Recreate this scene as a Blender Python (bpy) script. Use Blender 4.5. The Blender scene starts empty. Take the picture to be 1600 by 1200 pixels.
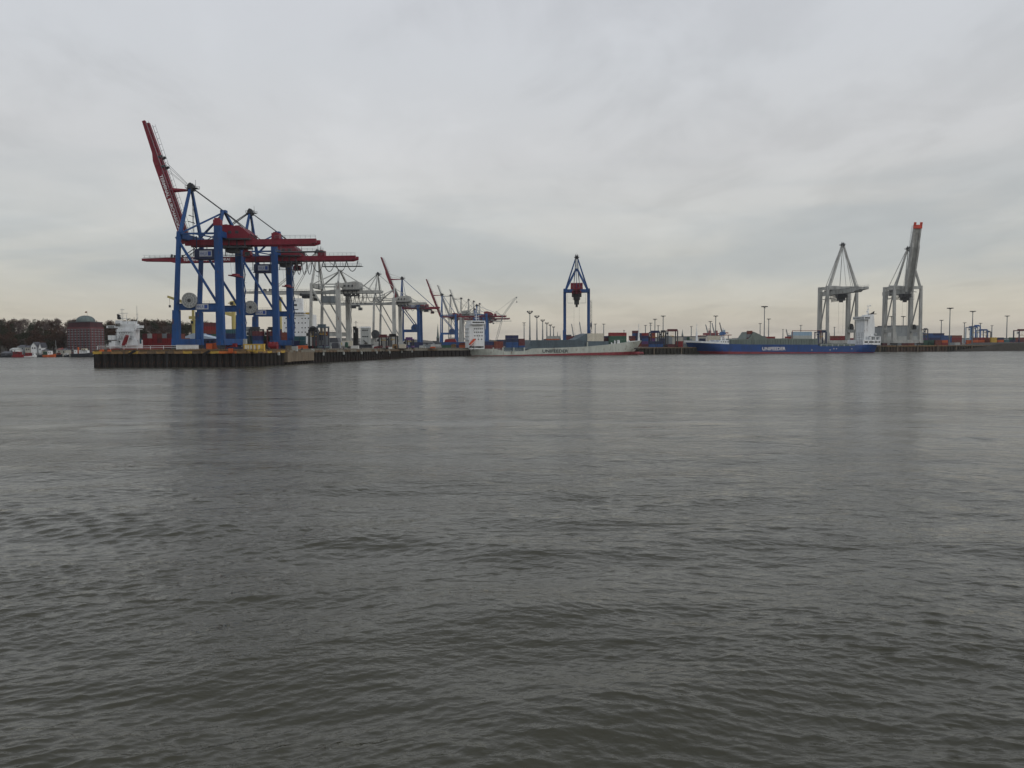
import bpy, bmesh, math, random
import numpy as np
from mathutils import Vector, Matrix, noise as mnoise

random.seed(7)
RAD = math.radians
SC = bpy.context.scene
COL = SC.collection

# ------------------------------------------------------------------ camera
F = 1244.0
PITCH, ROLL, EYE = math.atan(66 / F), RAD(-0.23), 11.0
CR = Matrix.Rotation(math.pi / 2 - PITCH, 3, 'X') @ Matrix.Rotation(ROLL, 3, 'Z')
cd = bpy.data.cameras.new('camera')
cam = bpy.data.objects.new('camera', cd)
COL.objects.link(cam)
cam.location = (0, 0, EYE)
cam.rotation_euler = CR.to_euler()
cd.sensor_width = 36
cd.lens = 36 * F / 1600
cd.clip_start = 0.5
cd.clip_end = 30000
SC.camera = cam

# ------------------------------------------------------------------ view, world, sun
SC.view_settings.view_transform = 'Standard'
SC.view_settings.look = 'None'
SC.view_settings.gamma = 1
SC.view_settings.use_curve_mapping = False
SC.view_settings.exposure = 0.0
SC.render.engine = 'CYCLES'
SC.cycles.max_bounces = 6
SC.cycles.volume_bounces = 0
SC.cycles.caustics_reflective = False
SC.cycles.caustics_refractive = False
SC.cycles.use_denoising = True

SUN_EL, SUN_AZ = RAD(24), RAD(118)      # azimuth clockwise from +Y (the view), so right and a little behind


def lin(c):
    """'#rrggbb' to linear rgb"""
    v = [int(c[i:i + 2], 16) / 255 for i in (1, 3, 5)]
    return tuple(x / 12.92 if x <= .04045 else ((x + .055) / 1.055) ** 2.4 for x in v)


class NT:
    """tiny node tree helper"""
    def __init__(s, tree):
        s.t = tree
        s.t.nodes.clear()

    def n(s, kind, **kw):
        nd = s.t.nodes.new(kind)
        for k, v in kw.items():
            if k.startswith('i_'):
                key = k[2:]
                nd.inputs[int(key) if key.isdigit() else key.replace('_', ' ')].default_value = v
            else:
                setattr(nd, k, v)
        return nd

    def l(s, a, b):
        s.t.links.new(a, b)

    def math(s, op, a, b=None, clamp=False):
        nd = s.n('ShaderNodeMath', operation=op)
        nd.use_clamp = clamp
        for i, v in enumerate((a, b)):
            if v is None:
                continue
            if isinstance(v, (int, float)):
                nd.inputs[i].default_value = v
            else:
                s.l(v, nd.inputs[i])
        return nd.outputs[0]

    def ramp(s, fac, pts, interp='LINEAR'):
        nd = s.n('ShaderNodeValToRGB')
        cr = nd.color_ramp
        cr.interpolation = interp
        while len(cr.elements) < len(pts):
            cr.elements.new(0.5)
        for e, (p, c) in zip(cr.elements, pts):
            e.position = p
            e.color = (c, c, c, 1) if isinstance(c, (int, float)) else (*c, 1)
        s.l(fac, nd.inputs[0])
        return nd.outputs[0]

    def mix(s, fac, a, b, mode='MIX'):
        nd = s.n('ShaderNodeMix', data_type='RGBA', blend_type=mode)
        for i, v in ((0, fac), (6, a), (7, b)):
            if isinstance(v, (int, float)):
                nd.inputs[i].default_value = v
            elif isinstance(v, tuple):
                nd.inputs[i].default_value = (*v, 1) if len(v) == 3 else v
            else:
                s.l(v, nd.inputs[i])
        return nd.outputs[2]

    def noise(s, vec, scale, detail=4, rough=.55, dist=0.0, out=0):
        nd = s.n('ShaderNodeTexNoise')
        nd.inputs['Scale'].default_value = scale
        nd.inputs['Detail'].default_value = detail
        nd.inputs['Roughness'].default_value = rough
        nd.inputs['Distortion'].default_value = dist
        if vec is not None:
            s.l(vec, nd.inputs['Vector'])
        return nd.outputs[out]


world = bpy.data.worlds.new('World')
SC.world = world
world.use_nodes = True
W = NT(world.node_tree)
sky = W.n('ShaderNodeTexSky', sky_type='NISHITA')
sky.sun_disc = False
sky.sun_elevation = SUN_EL
sky.sun_rotation = SUN_AZ
sky.dust_density = 3
tc = W.n('ShaderNodeTexCoord')
sep = W.n('ShaderNodeSeparateXYZ')
W.l(tc.outputs['Generated'], sep.inputs[0])
zc = W.math('MAXIMUM', sep.outputs[2], 0.0)
# overcast: colour by height above the horizon, cloud texture laid out on a flat cloud deck
base = W.ramp(zc, [(0.0, lin('#c9bfb0')), (0.035, lin('#cbc5b6')), (0.07, lin('#cbc9bf')), (0.13, lin('#cccdca')),
                   (0.22, lin('#cecfd0')), (0.32, lin('#ced1d5')), (0.42, lin('#cfd2d8')), (0.7, lin('#c4c8d0')), (1.0, lin('#cacdd4'))])
zz = W.math('ADD', zc, 0.10)
px_ = W.math('DIVIDE', sep.outputs[0], zz)
py_ = W.math('DIVIDE', sep.outputs[1], zz)
cmb = W.n('ShaderNodeCombineXYZ')
W.l(px_, cmb.inputs[0]); W.l(W.math('MULTIPLY', py_, 0.55), cmb.inputs[1]); cmb.inputs[2].default_value = 3.7
n1 = W.noise(cmb.outputs[0], 0.75, 5, .5, .25)
n2 = W.noise(cmb.outputs[0], 2.2, 7, .58, .5)
cl = W.math('ADD', W.math('MULTIPLY', n1, 0.55), W.math('MULTIPLY', n2, 0.45))
amt = W.ramp(cl, [(0.38, 0.92), (0.5, 1.02), (0.62, 1.09)], 'EASE')
col = W.mix(1.0, base, amt, 'MULTIPLY')
# thin bluish layers between warm gaps close to the horizon
cmb2 = W.n('ShaderNodeCombineXYZ')
W.l(sep.outputs[0], cmb2.inputs[0]); W.l(sep.outputs[1], cmb2.inputs[1]); W.l(W.math('MULTIPLY', sep.outputs[2], 5.5), cmb2.inputs[2])
n3 = W.noise(cmb2.outputs[0], 1.7, 5, .5, .5)
lay = W.math('MULTIPLY', W.ramp(n3, [(0.46, 0.0), (0.62, 1.0)], 'EASE'), W.ramp(zc, [(0.0, 0.0), (0.055, 0.15), (0.085, 0.55), (0.15, 0.4), (0.24, 0.0)]))
col = W.mix(lay, col, lin('#a4adb3'))
bgc = W.n('ShaderNodeBackground')
W.l(col, bgc.inputs[0]); bgc.inputs[1].default_value = 1.0
bgs = W.n('ShaderNodeBackground')
W.l(sky.outputs[0], bgs.inputs[0]); bgs.inputs[1].default_value = 0.10
mx = W.n('ShaderNodeMixShader'); mx.inputs[0].default_value = 0.955
W.l(bgs.outputs[0], mx.inputs[1]); W.l(bgc.outputs[0], mx.inputs[2])
wo = W.n('ShaderNodeOutputWorld')
W.l(mx.outputs[0], wo.inputs[0])

sl = bpy.data.lights.new('sun', 'SUN')
sl.energy = 0.8
sl.angle = RAD(25)
sl.color = (1, .96, .9)
sun = bpy.data.objects.new('sun', sl)
COL.objects.link(sun)
sd = Vector((math.sin(SUN_AZ) * math.cos(SUN_EL), math.cos(SUN_AZ) * math.cos(SUN_EL), math.sin(SUN_EL)))
sun.rotation_euler = sd.to_track_quat('Z', 'Y').to_euler()


# ------------------------------------------------------------------ from picture measurements to places
def ray(px, py):
    return CR @ Vector(((px - 800) / F, (600 - py) / F, -1))


def at(px, py, d):
    r = ray(px, py)
    return Vector((0, 0, EYE)) + r * (d / r.y)


def onz(px, py, z=0.0):
    r = ray(px, py)
    return Vector((0, 0, EYE)) + r * ((z - EYE) / r.z)


def hz(px):
    """picture row of the horizon"""
    return 534 - 0.004 * (px - 800)


def zat(px, py, d):
    return at(px, py, d).z


def xat(px, d):
    return at(px, hz(px), d).x


WALLPTS = [onz(147, 574.5), onz(385, 573), onz(450, 569.5), onz(490, 567), onz(600, 561.2), onz(660, 557.4), onz(735, 556.4)]


def zg(d):
    """height of the terminal ground at distance d"""
    t = min(max((d - 350) / 300, 0), 1)
    return 7.8 - 2.0 * t


# ------------------------------------------------------------------ materials
def paint(name, c, rough=.55, dirt=.3, rust=0.0, metal=0.0, scale=.35, streak=True):
    m = bpy.data.materials.new(name)
    m.use_nodes = True
    t = NT(m.node_tree)
    c = lin(c) if isinstance(c, str) else c
    tcn = t.n('ShaderNodeTexCoord')
    vec = tcn.outputs['Object']
    if streak:
        mp = t.n('ShaderNodeMapping')
        mp.inputs['Scale'].default_value = (1, 1, .22)
        t.l(vec, mp.inputs[0])
        v2 = mp.outputs[0]
    else:
        v2 = vec
    f1 = t.noise(v2, scale, 5, .6)
    f2 = t.noise(v2, scale * 5, 4, .6)
    dk = t.ramp(f1, [(.3, 1 - dirt), (.55, 1.0), (.75, 1 + dirt * .35)])
    colr = t.mix(1.0, c, dk, 'MULTIPLY')
    colr = t.mix(1.0, colr, t.ramp(f2, [(.25, 1 - dirt * .6), (.6, 1.04)]), 'MULTIPLY')
    if rust > 0:
        fr = t.ramp(t.noise(v2, scale * 2.2, 6, .65), [(.62 - rust * .2, 0.0), (.72 - rust * .2, 1.0)])
        colr = t.mix(fr, colr, lin('#5a3a28'))
    b = t.n('ShaderNodeBsdfPrincipled')
    t.l(colr, b.inputs['Base Color'])
    b.inputs['Roughness'].default_value = rough
    b.inputs['Metallic'].default_value = metal
    b.inputs['Specular IOR Level'].default_value = .35
    o = t.n('ShaderNodeOutputMaterial')
    t.l(b.outputs[0], o.inputs[0])
    return m


MATS = {}


def M(name):
    if name not in MATS:
        MATS[name] = paint(name, *PAL[name][:1], **(PAL[name][1] if len(PAL[name]) > 1 else {}))
    return MATS[name]


PAL = {
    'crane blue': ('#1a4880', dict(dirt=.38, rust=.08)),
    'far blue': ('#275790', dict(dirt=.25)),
    'crane red': ('#781a2d', dict(dirt=.3, rust=.03)),
    'tip red': ('#c8402a',),
    'crane grey': ('#a8aaa7', dict(dirt=.36, rust=.08)),
    'pale grey': ('#b9bdbc', dict(dirt=.2)),
    'dark steel': ('#383b40', dict(dirt=.4)),
    'black': ('#141417',),
    'cable': ('#33363a',),
    'sign white': ('#aeb3bb', dict(dirt=.1, streak=False)),
    'lettering white': ('#d2cfd2', dict(dirt=.1, streak=False)),
    'lettering blue': ('#27458c', dict(dirt=.1)),
    'lettering dark': ('#2e3a3d', dict(dirt=.1)),
    'reel grey': ('#8b8d8c', dict(dirt=.2)),
    'reel dark': ('#4a4d50', dict(dirt=.3)),
    'glass': ('#20262c', dict(rough=.15, dirt=.1)),
    'leg yellow': ('#a8944c', dict(dirt=.3)),
    'deck crane yellow': ('#b5a868', dict(dirt=.25)),
    'hull grey': ('#b3b8b0', dict(dirt=.28, rust=.12, scale=.3)),
    'hull blue': ('#0d3e7c', dict(dirt=.3, rust=.07, scale=.3)),
    'hull dark': ('#22262e', dict(dirt=.3)),
    'boot red': ('#84303a', dict(dirt=.35, rust=.05, scale=.2)),
    'ship white': ('#dcdfe0', dict(dirt=.14, rust=.02)),
    'hatch grey': ('#505f68', dict(dirt=.3)),
    'hatch green': ('#65716c', dict(dirt=.3)),
    'lifeboat orange': ('#c9502c',),
    'orange': ('#b85a30', dict(dirt=.3)),
    'red': ('#7c2026', dict(dirt=.25)),
    'rust red': ('#70372d', dict(dirt=.3)),
    'maroon': ('#5c2a30', dict(dirt=.3)),
    'navy blue': ('#222c54', dict(dirt=.3)),
    'blue': ('#254a7e', dict(dirt=.3)),
    'pale blue': ('#8fa8bd', dict(dirt=.2)),
    'teal': ('#315d66', dict(dirt=.3)),
    'green': ('#2f5344', dict(dirt=.3)),
    'grey': ('#7d858a', dict(dirt=.3)),
    'light grey': ('#a6aaa8', dict(dirt=.25)),
    'cream': ('#c7c2b2', dict(dirt=.2)),
    'white': ('#cfd0cd', dict(dirt=.2)),
    'yellow': ('#c6a545', dict(dirt=.35, rust=.1)),
    'dark blue': ('#1f2b4c', dict(dirt=.3)),
    'purple': ('#5c3a6e', dict(dirt=.3)),
    'pile steel': ('#1d1a19', dict(rough=.85, dirt=.5, rust=.04, scale=.5)),
    'pile top': ('#463b33', dict(rough=.85, dirt=.5, rust=.3, scale=.5)),
    'wall concrete': ('#756a5b', dict(rough=.9, dirt=.45, rust=.08, scale=.6)),
    'wall green': ('#302f29', dict(rough=.9, dirt=.45, scale=.3)),
    'kerb yellow': ('#b89a4a', dict(rough=.85, dirt=.5, rust=.3, scale=1.2, streak=False)),
    'kerb ochre': ('#8d7350', dict(rough=.85, dirt=.5, rust=.4, scale=1.2, streak=False)),
    'kerb brown': ('#6b5d4c', dict(rough=.85, dirt=.5, rust=.3, scale=1.0, streak=False)),
    'kerb orange': ('#c2703a', dict(rough=.85, dirt=.4, rust=.1, scale=1.2, streak=False)),
    'kerb grey': ('#7b776d', dict(rough=.9, dirt=.45, scale=.8)),
    'brick': ('#6a3b3f', dict(rough=.9, dirt=.25, scale=.2)),
    'brick dark': ('#4c2f35', dict(rough=.9, dirt=.25, scale=.2)),
    'dome green': ('#5f6e6d', dict(dirt=.25)),
    'slate': ('#4b4e55', dict(dirt=.3)),
    'house wall': ('#a9a79e', dict(dirt=.2)),
    'hall grey': ('#8d9396', dict(dirt=.2, scale=.15)),
    'far steel': ('#6f777c', dict(dirt=.2)),
    'trunk': ('#3a322a', dict(rough=.95)),
    'roof blue': ('#a9bccd', dict(dirt=.15)),
    'flag': ('#8a6a52',),
}


def foliage(name, c1, c2, c3):
    m = bpy.data.materials.new(name)
    m.use_nodes = True
    t = NT(m.node_tree)
    g = t.n('ShaderNodeNewGeometry')
    oi = t.n('ShaderNodeObjectInfo')
    r = t.math('FRACT', t.math('ADD', t.math('MULTIPLY', g.outputs['Random Per Island'], .8), t.math('MULTIPLY', oi.outputs['Random'], .35)))
    colr = t.ramp(r, [(0, lin(c1)), (.5, lin(c2)), (1, lin(c3))])
    b = t.n('ShaderNodeBsdfPrincipled')
    t.l(colr, b.inputs['Base Color'])
    b.inputs['Roughness'].default_value = .9
    b.inputs['Specular IOR Level'].default_value = .1
    o = t.n('ShaderNodeOutputMaterial')
    t.l(b.outputs[0], o.inputs[0])
    MATS[name] = m
    return m


def ground_mat(name, c1, c2, scale=.02):
    m = bpy.data.materials.new(name)
    m.use_nodes = True
    t = NT(m.node_tree)
    g = t.n('ShaderNodeTexCoord')
    f = t.noise(g.outputs['Object'], scale, 8, .65)
    colr = t.ramp(f, [(.35, lin(c1)), (.65, lin(c2))])
    b = t.n('ShaderNodeBsdfPrincipled')
    t.l(colr, b.inputs['Base Color'])
    b.inputs['Roughness'].default_value = .9
    o = t.n('ShaderNodeOutputMaterial')
    t.l(b.outputs[0], o.inputs[0])
    return m


# ------------------------------------------------------------------ mesh building
class MB:
    def __init__(s):
        s.v = []
        s.f = []

    def add(s, vs, fs):
        o = len(s.v)
        s.v += [tuple(v) for v in vs]
        s.f += [tuple(i + o for i in f) for f in fs]
        return s

    def box(s, x0, x1, y0, y1, z0, z1):
        return s.add([(x, y, z) for z in (z0, z1) for y in (y0, y1) for x in (x0, x1)],
                     [(0, 2, 3, 1), (4, 5, 7, 6), (0, 1, 5, 4), (2, 6, 7, 3), (0, 4, 6, 2), (1, 3, 7, 5)])

    def beam(s, a, b, w=.5, h=None, w2=None, h2=None):
        """tapering box beam; w is the horizontal width across, h the other one"""
        a, b = Vector(a), Vector(b)
        h = w if h is None else h
        w2 = w if w2 is None else w2
        h2 = h if h2 is None else h2
        d = (b - a).normalized()
        up = Vector((0, 0, 1)) if abs(d.z) < .9 else Vector((1, 0, 0))
        sx = d.cross(up).normalized()
        sy = sx.cross(d).normalized()
        vs = []
        for p, ww, hh in ((a, w, h), (b, w2, h2)):
            for i, j in ((-1, -1), (1, -1), (1, 1), (-1, 1)):
                vs.append(p + sx * (i * ww / 2) + sy * (j * hh / 2))
        return s.add(vs, [(0, 1, 2, 3), (4, 7, 6, 5), (0, 4, 5, 1), (1, 5, 6, 2), (2, 6, 7, 3), (3, 7, 4, 0)])

    def tube(s, pts, r, n=6, r2=None):
        pts = [Vector(p) for p in pts]
        r2 = r if r2 is None else r2
        vs, k = [], len(pts)
        for i, p in enumerate(pts):
            d = (pts[min(i + 1, k - 1)] - pts[max(i - 1, 0)]).normalized()
            up = Vector((0, 0, 1)) if abs(d.z) < .9 else Vector((1, 0, 0))
            sx = d.cross(up).normalized()
            sy = sx.cross(d).normalized()
            rr = r + (r2 - r) * i / max(k - 1, 1)
            for j in range(n):
                a = 2 * math.pi * j / n
                vs.append(p + sx * (math.cos(a) * rr) + sy * (math.sin(a) * rr))
        fs = [tuple(range(n))[::-1], tuple(range((k - 1) * n, k * n))]
        for i in range(k - 1):
            for j in range(n):
                fs.append((i * n + j, i * n + (j + 1) % n, (i + 1) * n + (j + 1) % n, (i + 1) * n + j))
        return s.add(vs, fs)

    def prism(s, prof, y0, y1):
        """profile in x,z pushed along y"""
        n = len(prof)
        vs = [(x, y0, z) for x, z in prof] + [(x, y1, z) for x, z in prof]
        fs = [tuple(range(n))[::-1], tuple(range(n, 2 * n))]
        for i in range(n):
            fs.append((i, (i + 1) % n, n + (i + 1) % n, n + i))
        return s.add(vs, fs)

    def plan(s, prof, z0, z1):
        """outline in x,y raised from z0 to z1"""
        n = len(prof)
        vs = [(x, y, z0) for x, y in prof] + [(x, y, z1) for x, y in prof]
        fs = [tuple(range(n))[::-1], tuple(range(n, 2 * n))]
        for i in range(n):
            fs.append((i, (i + 1) % n, n + (i + 1) % n, n + i))
        return s.add(vs, fs)

    def lathe(s, prof, c=(0, 0), n=12, axis='z'):
        """profile of (r, z) turned round an upright axis at c"""
        vs = []
        for r, z in prof:
            for j in range(n):
                a = 2 * math.pi * j / n
                p = (r * math.cos(a), r * math.sin(a), z)
                if axis == 'y':
                    p = (p[0], p[2], p[1])
                vs.append(p)
        k = len(prof)
        fs = [tuple(range(n))[::-1], tuple(range((k - 1) * n, k * n))]
        for i in range(k - 1):
            for j in range(n):
                fs.append((i * n + j, i * n + (j + 1) % n, (i + 1) * n + (j + 1) % n, (i + 1) * n + j))
        if axis == 'z':
            vs = [(x + c[0], y + c[1], z) for x, y, z in vs]
        else:
            vs = [(x + c[0], y + c[1], z + c[2]) for x, y, z in vs]
        return s.add(vs, fs)

    def mesh(s, name, mat, smooth=False):
        me = bpy.data.meshes.new(name)
        me.from_pydata(s.v, [], s.f)
        bm = bmesh.new(); bm.from_mesh(me)
        bmesh.ops.recalc_face_normals(bm, faces=bm.faces)
        bm.to_mesh(me); bm.free()
        if mat is not None:
            me.materials.append(M(mat) if isinstance(mat, str) else mat)
        if smooth:
            me.polygons.foreach_set('use_smooth', [True] * len(me.polygons))
        return me

    def obj(s, name, mat, parent=None, smooth=False):
        return link(name, s.mesh(name, mat, smooth), parent)


def link(name, me, parent=None, loc=None, rz=0):
    o = bpy.data.objects.new(name, me)
    COL.objects.link(o)
    if parent is not None:
        o.parent = parent
    if loc is not None:
        o.location = loc
    if rz:
        o.rotation_euler = (0, 0, rz)
    return o


def tag(o, label=None, cat=None, group=None, kind=None):
    for k, v in (('label', label), ('category', cat), ('group', group), ('kind', kind)):
        if v:
            o[k] = v
    return o


def thing(name, label, cat, loc=(0, 0, 0), rz=0, group=None):
    o = bpy.data.objects.new(name, None)
    COL.objects.link(o)
    o.empty_display_size = .5
    o.location = loc
    o.rotation_euler = (0, 0, rz)
    return tag(o, label, cat, group)


def copy_tree(o, parent=None):
    c = o.copy()
    COL.objects.link(c)
    c.parent = parent
    for ch in o.children:
        copy_tree(ch, c)
    return c


def letters(parent, text, origin, right, up, height, mat, name='lettering', width=None, thick=.05, bold=.028):
    """flat lettering as a mesh; origin is the left foot of the text"""
    cu = bpy.data.curves.new(name, 'FONT')
    cu.body = text
    cu.size = 1
    cu.offset = bold
    ob = bpy.data.objects.new(name, cu)
    COL.objects.link(ob)
    dg = bpy.context.evaluated_depsgraph_get()
    me = bpy.data.meshes.new_from_object(ob.evaluated_get(dg))
    bpy.data.objects.remove(ob)
    xs = [v.co.x for v in me.vertices]
    ys = [v.co.y for v in me.vertices]
    x0, wx, y0, wy = min(xs), max(xs) - min(xs), min(ys), max(ys) - min(ys)
    k = height / wy
    kx = k if width is None else width / wx
    R, U = Vector(right).normalized(), Vector(up).normalized()
    N = R.cross(U)
    O = Vector(origin)
    for v in me.vertices:
        v.co = O + R * ((v.co.x - x0) * kx) + U * ((v.co.y - y0) * k) + N * thick
    me.materials.clear()
    me.materials.append(M(mat))
    return link(name, me, parent)


class Fr:
    """upright picture plane in the world: local x runs right along it, local y goes back, z is up"""
    def __init__(s, A, B):
        s.A = Vector((A[0], A[1], 0))
        s.B = Vector((B[0], B[1], 0))
        d = s.B - s.A
        s.L = d.length
        s.d = d.normalized()
        s.n = Vector((-s.d.y, s.d.x, 0))
        s.rz = math.atan2(s.d.y, s.d.x)

    def sz(s, px, py, back=0.0):
        r = ray(px, py)
        E = Vector((0, 0, EYE))
        P = s.A + s.n * back
        k = (P - E).dot(s.n) / r.dot(s.n)
        h = E + r * k
        return (h - s.A).dot(s.d), h.z

    def box(s, mb, x0, x1, y0, y1, b0, b1):
        """box seen between picture columns x0..x1 and rows y0..y1, from b0 to b1 metres behind the plane"""
        a, zt = s.sz(x0, y0, b0)
        b, zb = s.sz(x1, y1, b0)
        mb.box(a, b, b0, b1, zb, zt)
        return a, b, zb, zt


def flat(d, px=800):
    """plane facing straight back at distance d, origin below picture column px"""
    x = xat(px, d)
    return Fr((x, d), (x + 100, d))
# ------------------------------------------------------------------ water
def make_water():
    nr, nc = 1150, 760
    ys = []
    r = np.linspace(0, 1, nr)
    # spacing about constant in the picture up close, growing with distance
    dep = 1.0 / (1 / 9.0 + (1 / 1400.0 - 1 / 9.0) * (r ** .82))
    ang = np.linspace(-RAD(47), RAD(47), nc)
    D, A = np.meshgrid(dep, ang, indexing='ij')
    X = np.tan(A) * D
    Y = D.copy()
    spac = np.maximum(np.gradient(dep)[:, None] * np.ones_like(A), D * (ang[1] - ang[0]))
    rng = np.random.default_rng(11)
    Z = np.zeros_like(X); DX = np.zeros_like(X); DY = np.zeros_like(X)
    def field(lams, seed, dirs=None):
        q = np.random.default_rng(seed)
        f = np.zeros_like(X)
        for lam in lams:
            t = q.uniform(0, 2 * math.pi)
            k = 2 * math.pi / lam
            f += np.sin(k * (X * math.cos(t) * .5 + Y * math.sin(t)) + q.uniform(0, 6.28))
        return f / math.sqrt(len(lams) / 2)
    patch = 1 / (1 + np.exp(-1.3 * field([30, 42, 55, 26, 75, 38, 120, 95], 5)))
    patch2 = 1 / (1 + np.exp(-1.3 * field([9, 14, 12, 19, 24, 17, 16, 31], 9)))
    side = 1 / (1 + np.exp((X / np.maximum(Y, 1) + .05) * 9))
    def wave(lam, th, amp, mod=None, ph=None):
        k = 2 * math.pi / lam
        cx, cy = math.sin(th), math.cos(th)
        ph = rng.uniform(0, 6.28) if ph is None else ph
        arg = k * (X * cx + Y * cy) + ph
        w = np.clip((lam / spac - 2.2) / 2.5, 0, 1) * amp
        if mod is not None:
            w = w * mod
        c, s = np.cos(arg), np.sin(arg)
        np.add(Z, w * c, out=Z)
        np.add(DX, -w * s * cx, out=DX)
        np.add(DY, -w * s * cy, out=DY)
    # low swells and crossing wakes
    for i in range(14):
        lam = math.exp(rng.uniform(math.log(7), math.log(19)))
        wave(lam, rng.choice([RAD(28), RAD(-35), 0]) + rng.normal(0, .22), lam * .0040, (.45 + .8 * patch) / (1 + (D / 75) ** 2))
    for i in range(30):
        lam = math.exp(rng.uniform(math.log(1.8), math.log(5.5)))
        wave(lam, rng.choice([RAD(18), RAD(-20)]) + rng.normal(0, .38), lam * .0015, (.3 + 1.2 * patch2) / (1 + (D / 160) ** 2))
    for i in range(105):
        lam = math.exp(rng.uniform(math.log(.22), math.log(1.5)))
        # left of the view the wavelets run across towards the right, on the right the other way
        th = rng.normal(0, .42)
        if i % 2:
            wave(lam, th - RAD(22), lam * .0056, (.4 + 1.0 * patch * (.4 + patch2)) * side)
        else:
            wave(lam, th + RAD(14), lam * .0056, (.4 + 1.0 * patch * (.4 + patch2)) * (1 - side))
    X += DX * 1.15; Y += DY * 1.15
    n = nr * nc
    co = np.empty((n, 3), np.float32)
    co[:, 0] = X.ravel(); co[:, 1] = Y.ravel(); co[:, 2] = Z.ravel()
    ii = (np.arange(nr - 1)[:, None] * nc + np.arange(nc - 1)[None, :]).ravel()
    fa = np.stack([ii, ii + 1, ii + nc + 1, ii + nc], 1)
    # outer flat sheet: ring of big quads below and beyond the wave field
    R = 9000
    ring = np.array([(-R, -600, -.45), (R, -600, -.45), (R, R, -.45), (-R, R, -.45)], np.float32)
    co = np.vstack([co, ring])
    fa = np.vstack([fa, np.array([[n, n + 1, n + 2, n + 3]])])
    me = bpy.data.meshes.new('water')
    me.vertices.add(len(co)); me.vertices.foreach_set('co', co.ravel())
    me.loops.add(fa.size); me.loops.foreach_set('vertex_index', fa.ravel().astype(np.int32))
    me.polygons.add(len(fa)); me.polygons.foreach_set('loop_start', np.arange(0, fa.size, 4, dtype=np.int32))
    me.update(calc_edges=True)
    me.polygons.foreach_set('use_smooth', np.ones(len(fa), bool))
    m = bpy.data.materials.new('river water')
    m.use_nodes = True
    t = NT(m.node_tree)
    g = t.n('ShaderNodeNewGeometry')
    mp = t.n('ShaderNodeMapping'); mp.inputs['Scale'].default_value = (.62, 1, 1); mp.inputs['Rotation'].default_value = (0, 0, RAD(6))
    t.l(g.outputs['Position'], mp.inputs[0])
    f1 = t.noise(mp.outputs[0], 1.5, 4, .55, .4)
    f2 = t.noise(mp.outputs[0], 5.5, 3, .5, .3)
    f3 = t.noise(mp.outputs[0], .42, 3, .5, .3)
    f5 = t.noise(mp.outputs[0], .13, 5, .6, .4)
    mp2 = t.n('ShaderNodeMapping'); mp2.inputs['Scale'].default_value = (.35, 1, 1)
    t.l(g.outputs['Position'], mp2.inputs[0])
    pf = t.ramp(t.noise(mp2.outputs[0], .022, 4, .55, .5), [(.36, .25), (.62, 1.0)])
    hgt = t.math('ADD', t.math('MULTIPLY', f1, .15), t.math('ADD', t.math('MULTIPLY', f2, .04), t.math('ADD', t.math('MULTIPLY', f3, .30), t.math('MULTIPLY', f5, .9))))
    hgt = t.math('MULTIPLY', hgt, pf)
    lg = t.n('ShaderNodeVectorMath', operation='LENGTH')
    t.l(g.outputs['Position'], lg.inputs[0])
    hgt = t.math('MULTIPLY', hgt, t.math('ADD', 1.0, t.math('MINIMUM', t.math('DIVIDE', lg.outputs['Value'], 130.0), .7)))
    bp = t.n('ShaderNodeBump')
    bp.inputs['Strength'].default_value = .8
    bp.inputs['Distance'].default_value = 1.0
    t.l(hgt, bp.inputs['Height'])
    b = t.n('ShaderNodeBsdfPrincipled')
    b.inputs['Base Color'].default_value = (.043, .042, .028, 1)
    b.inputs['Roughness'].default_value = .09
    b.inputs['IOR'].default_value = 1.333
    t.l(bp.outputs[0], b.inputs['Normal'])
    ln = t.n('ShaderNodeVectorMath', operation='LENGTH')
    t.l(g.outputs['Position'], ln.inputs[0])
    # wavelets too small for the mesh far out act as roughness
    rb = t.ramp(t.math('DIVIDE', ln.outputs['Value'], 700.0), [(0.0, .055), (.12, .12), (.3, .18), (.6, .25), (1.0, .28)])
    gust = t.ramp(t.noise(mp.outputs[0], .16, 6, .65, .3), [(.32, .6), (.68, 1.4)])
    t.l(t.math('MULTIPLY', rb, gust), b.inputs['Roughness'])
    o = t.n('ShaderNodeOutputMaterial')
    t.l(b.outputs[0], o.inputs[0])
    me.materials.append(m)
    tag(link('water', me), kind='structure')


make_water()

# ------------------------------------------------------------------ ground
U = Vector((70, F, 0)).normalized()          # direction of the crane rails: they meet the horizon at picture column 870
URZ = -math.atan2(U.x, U.y)


def left_edge(y):
    return Vector((WALLPTS[0].x + (y - WALLPTS[0].y) * U.x / U.y, y, 0))


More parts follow.
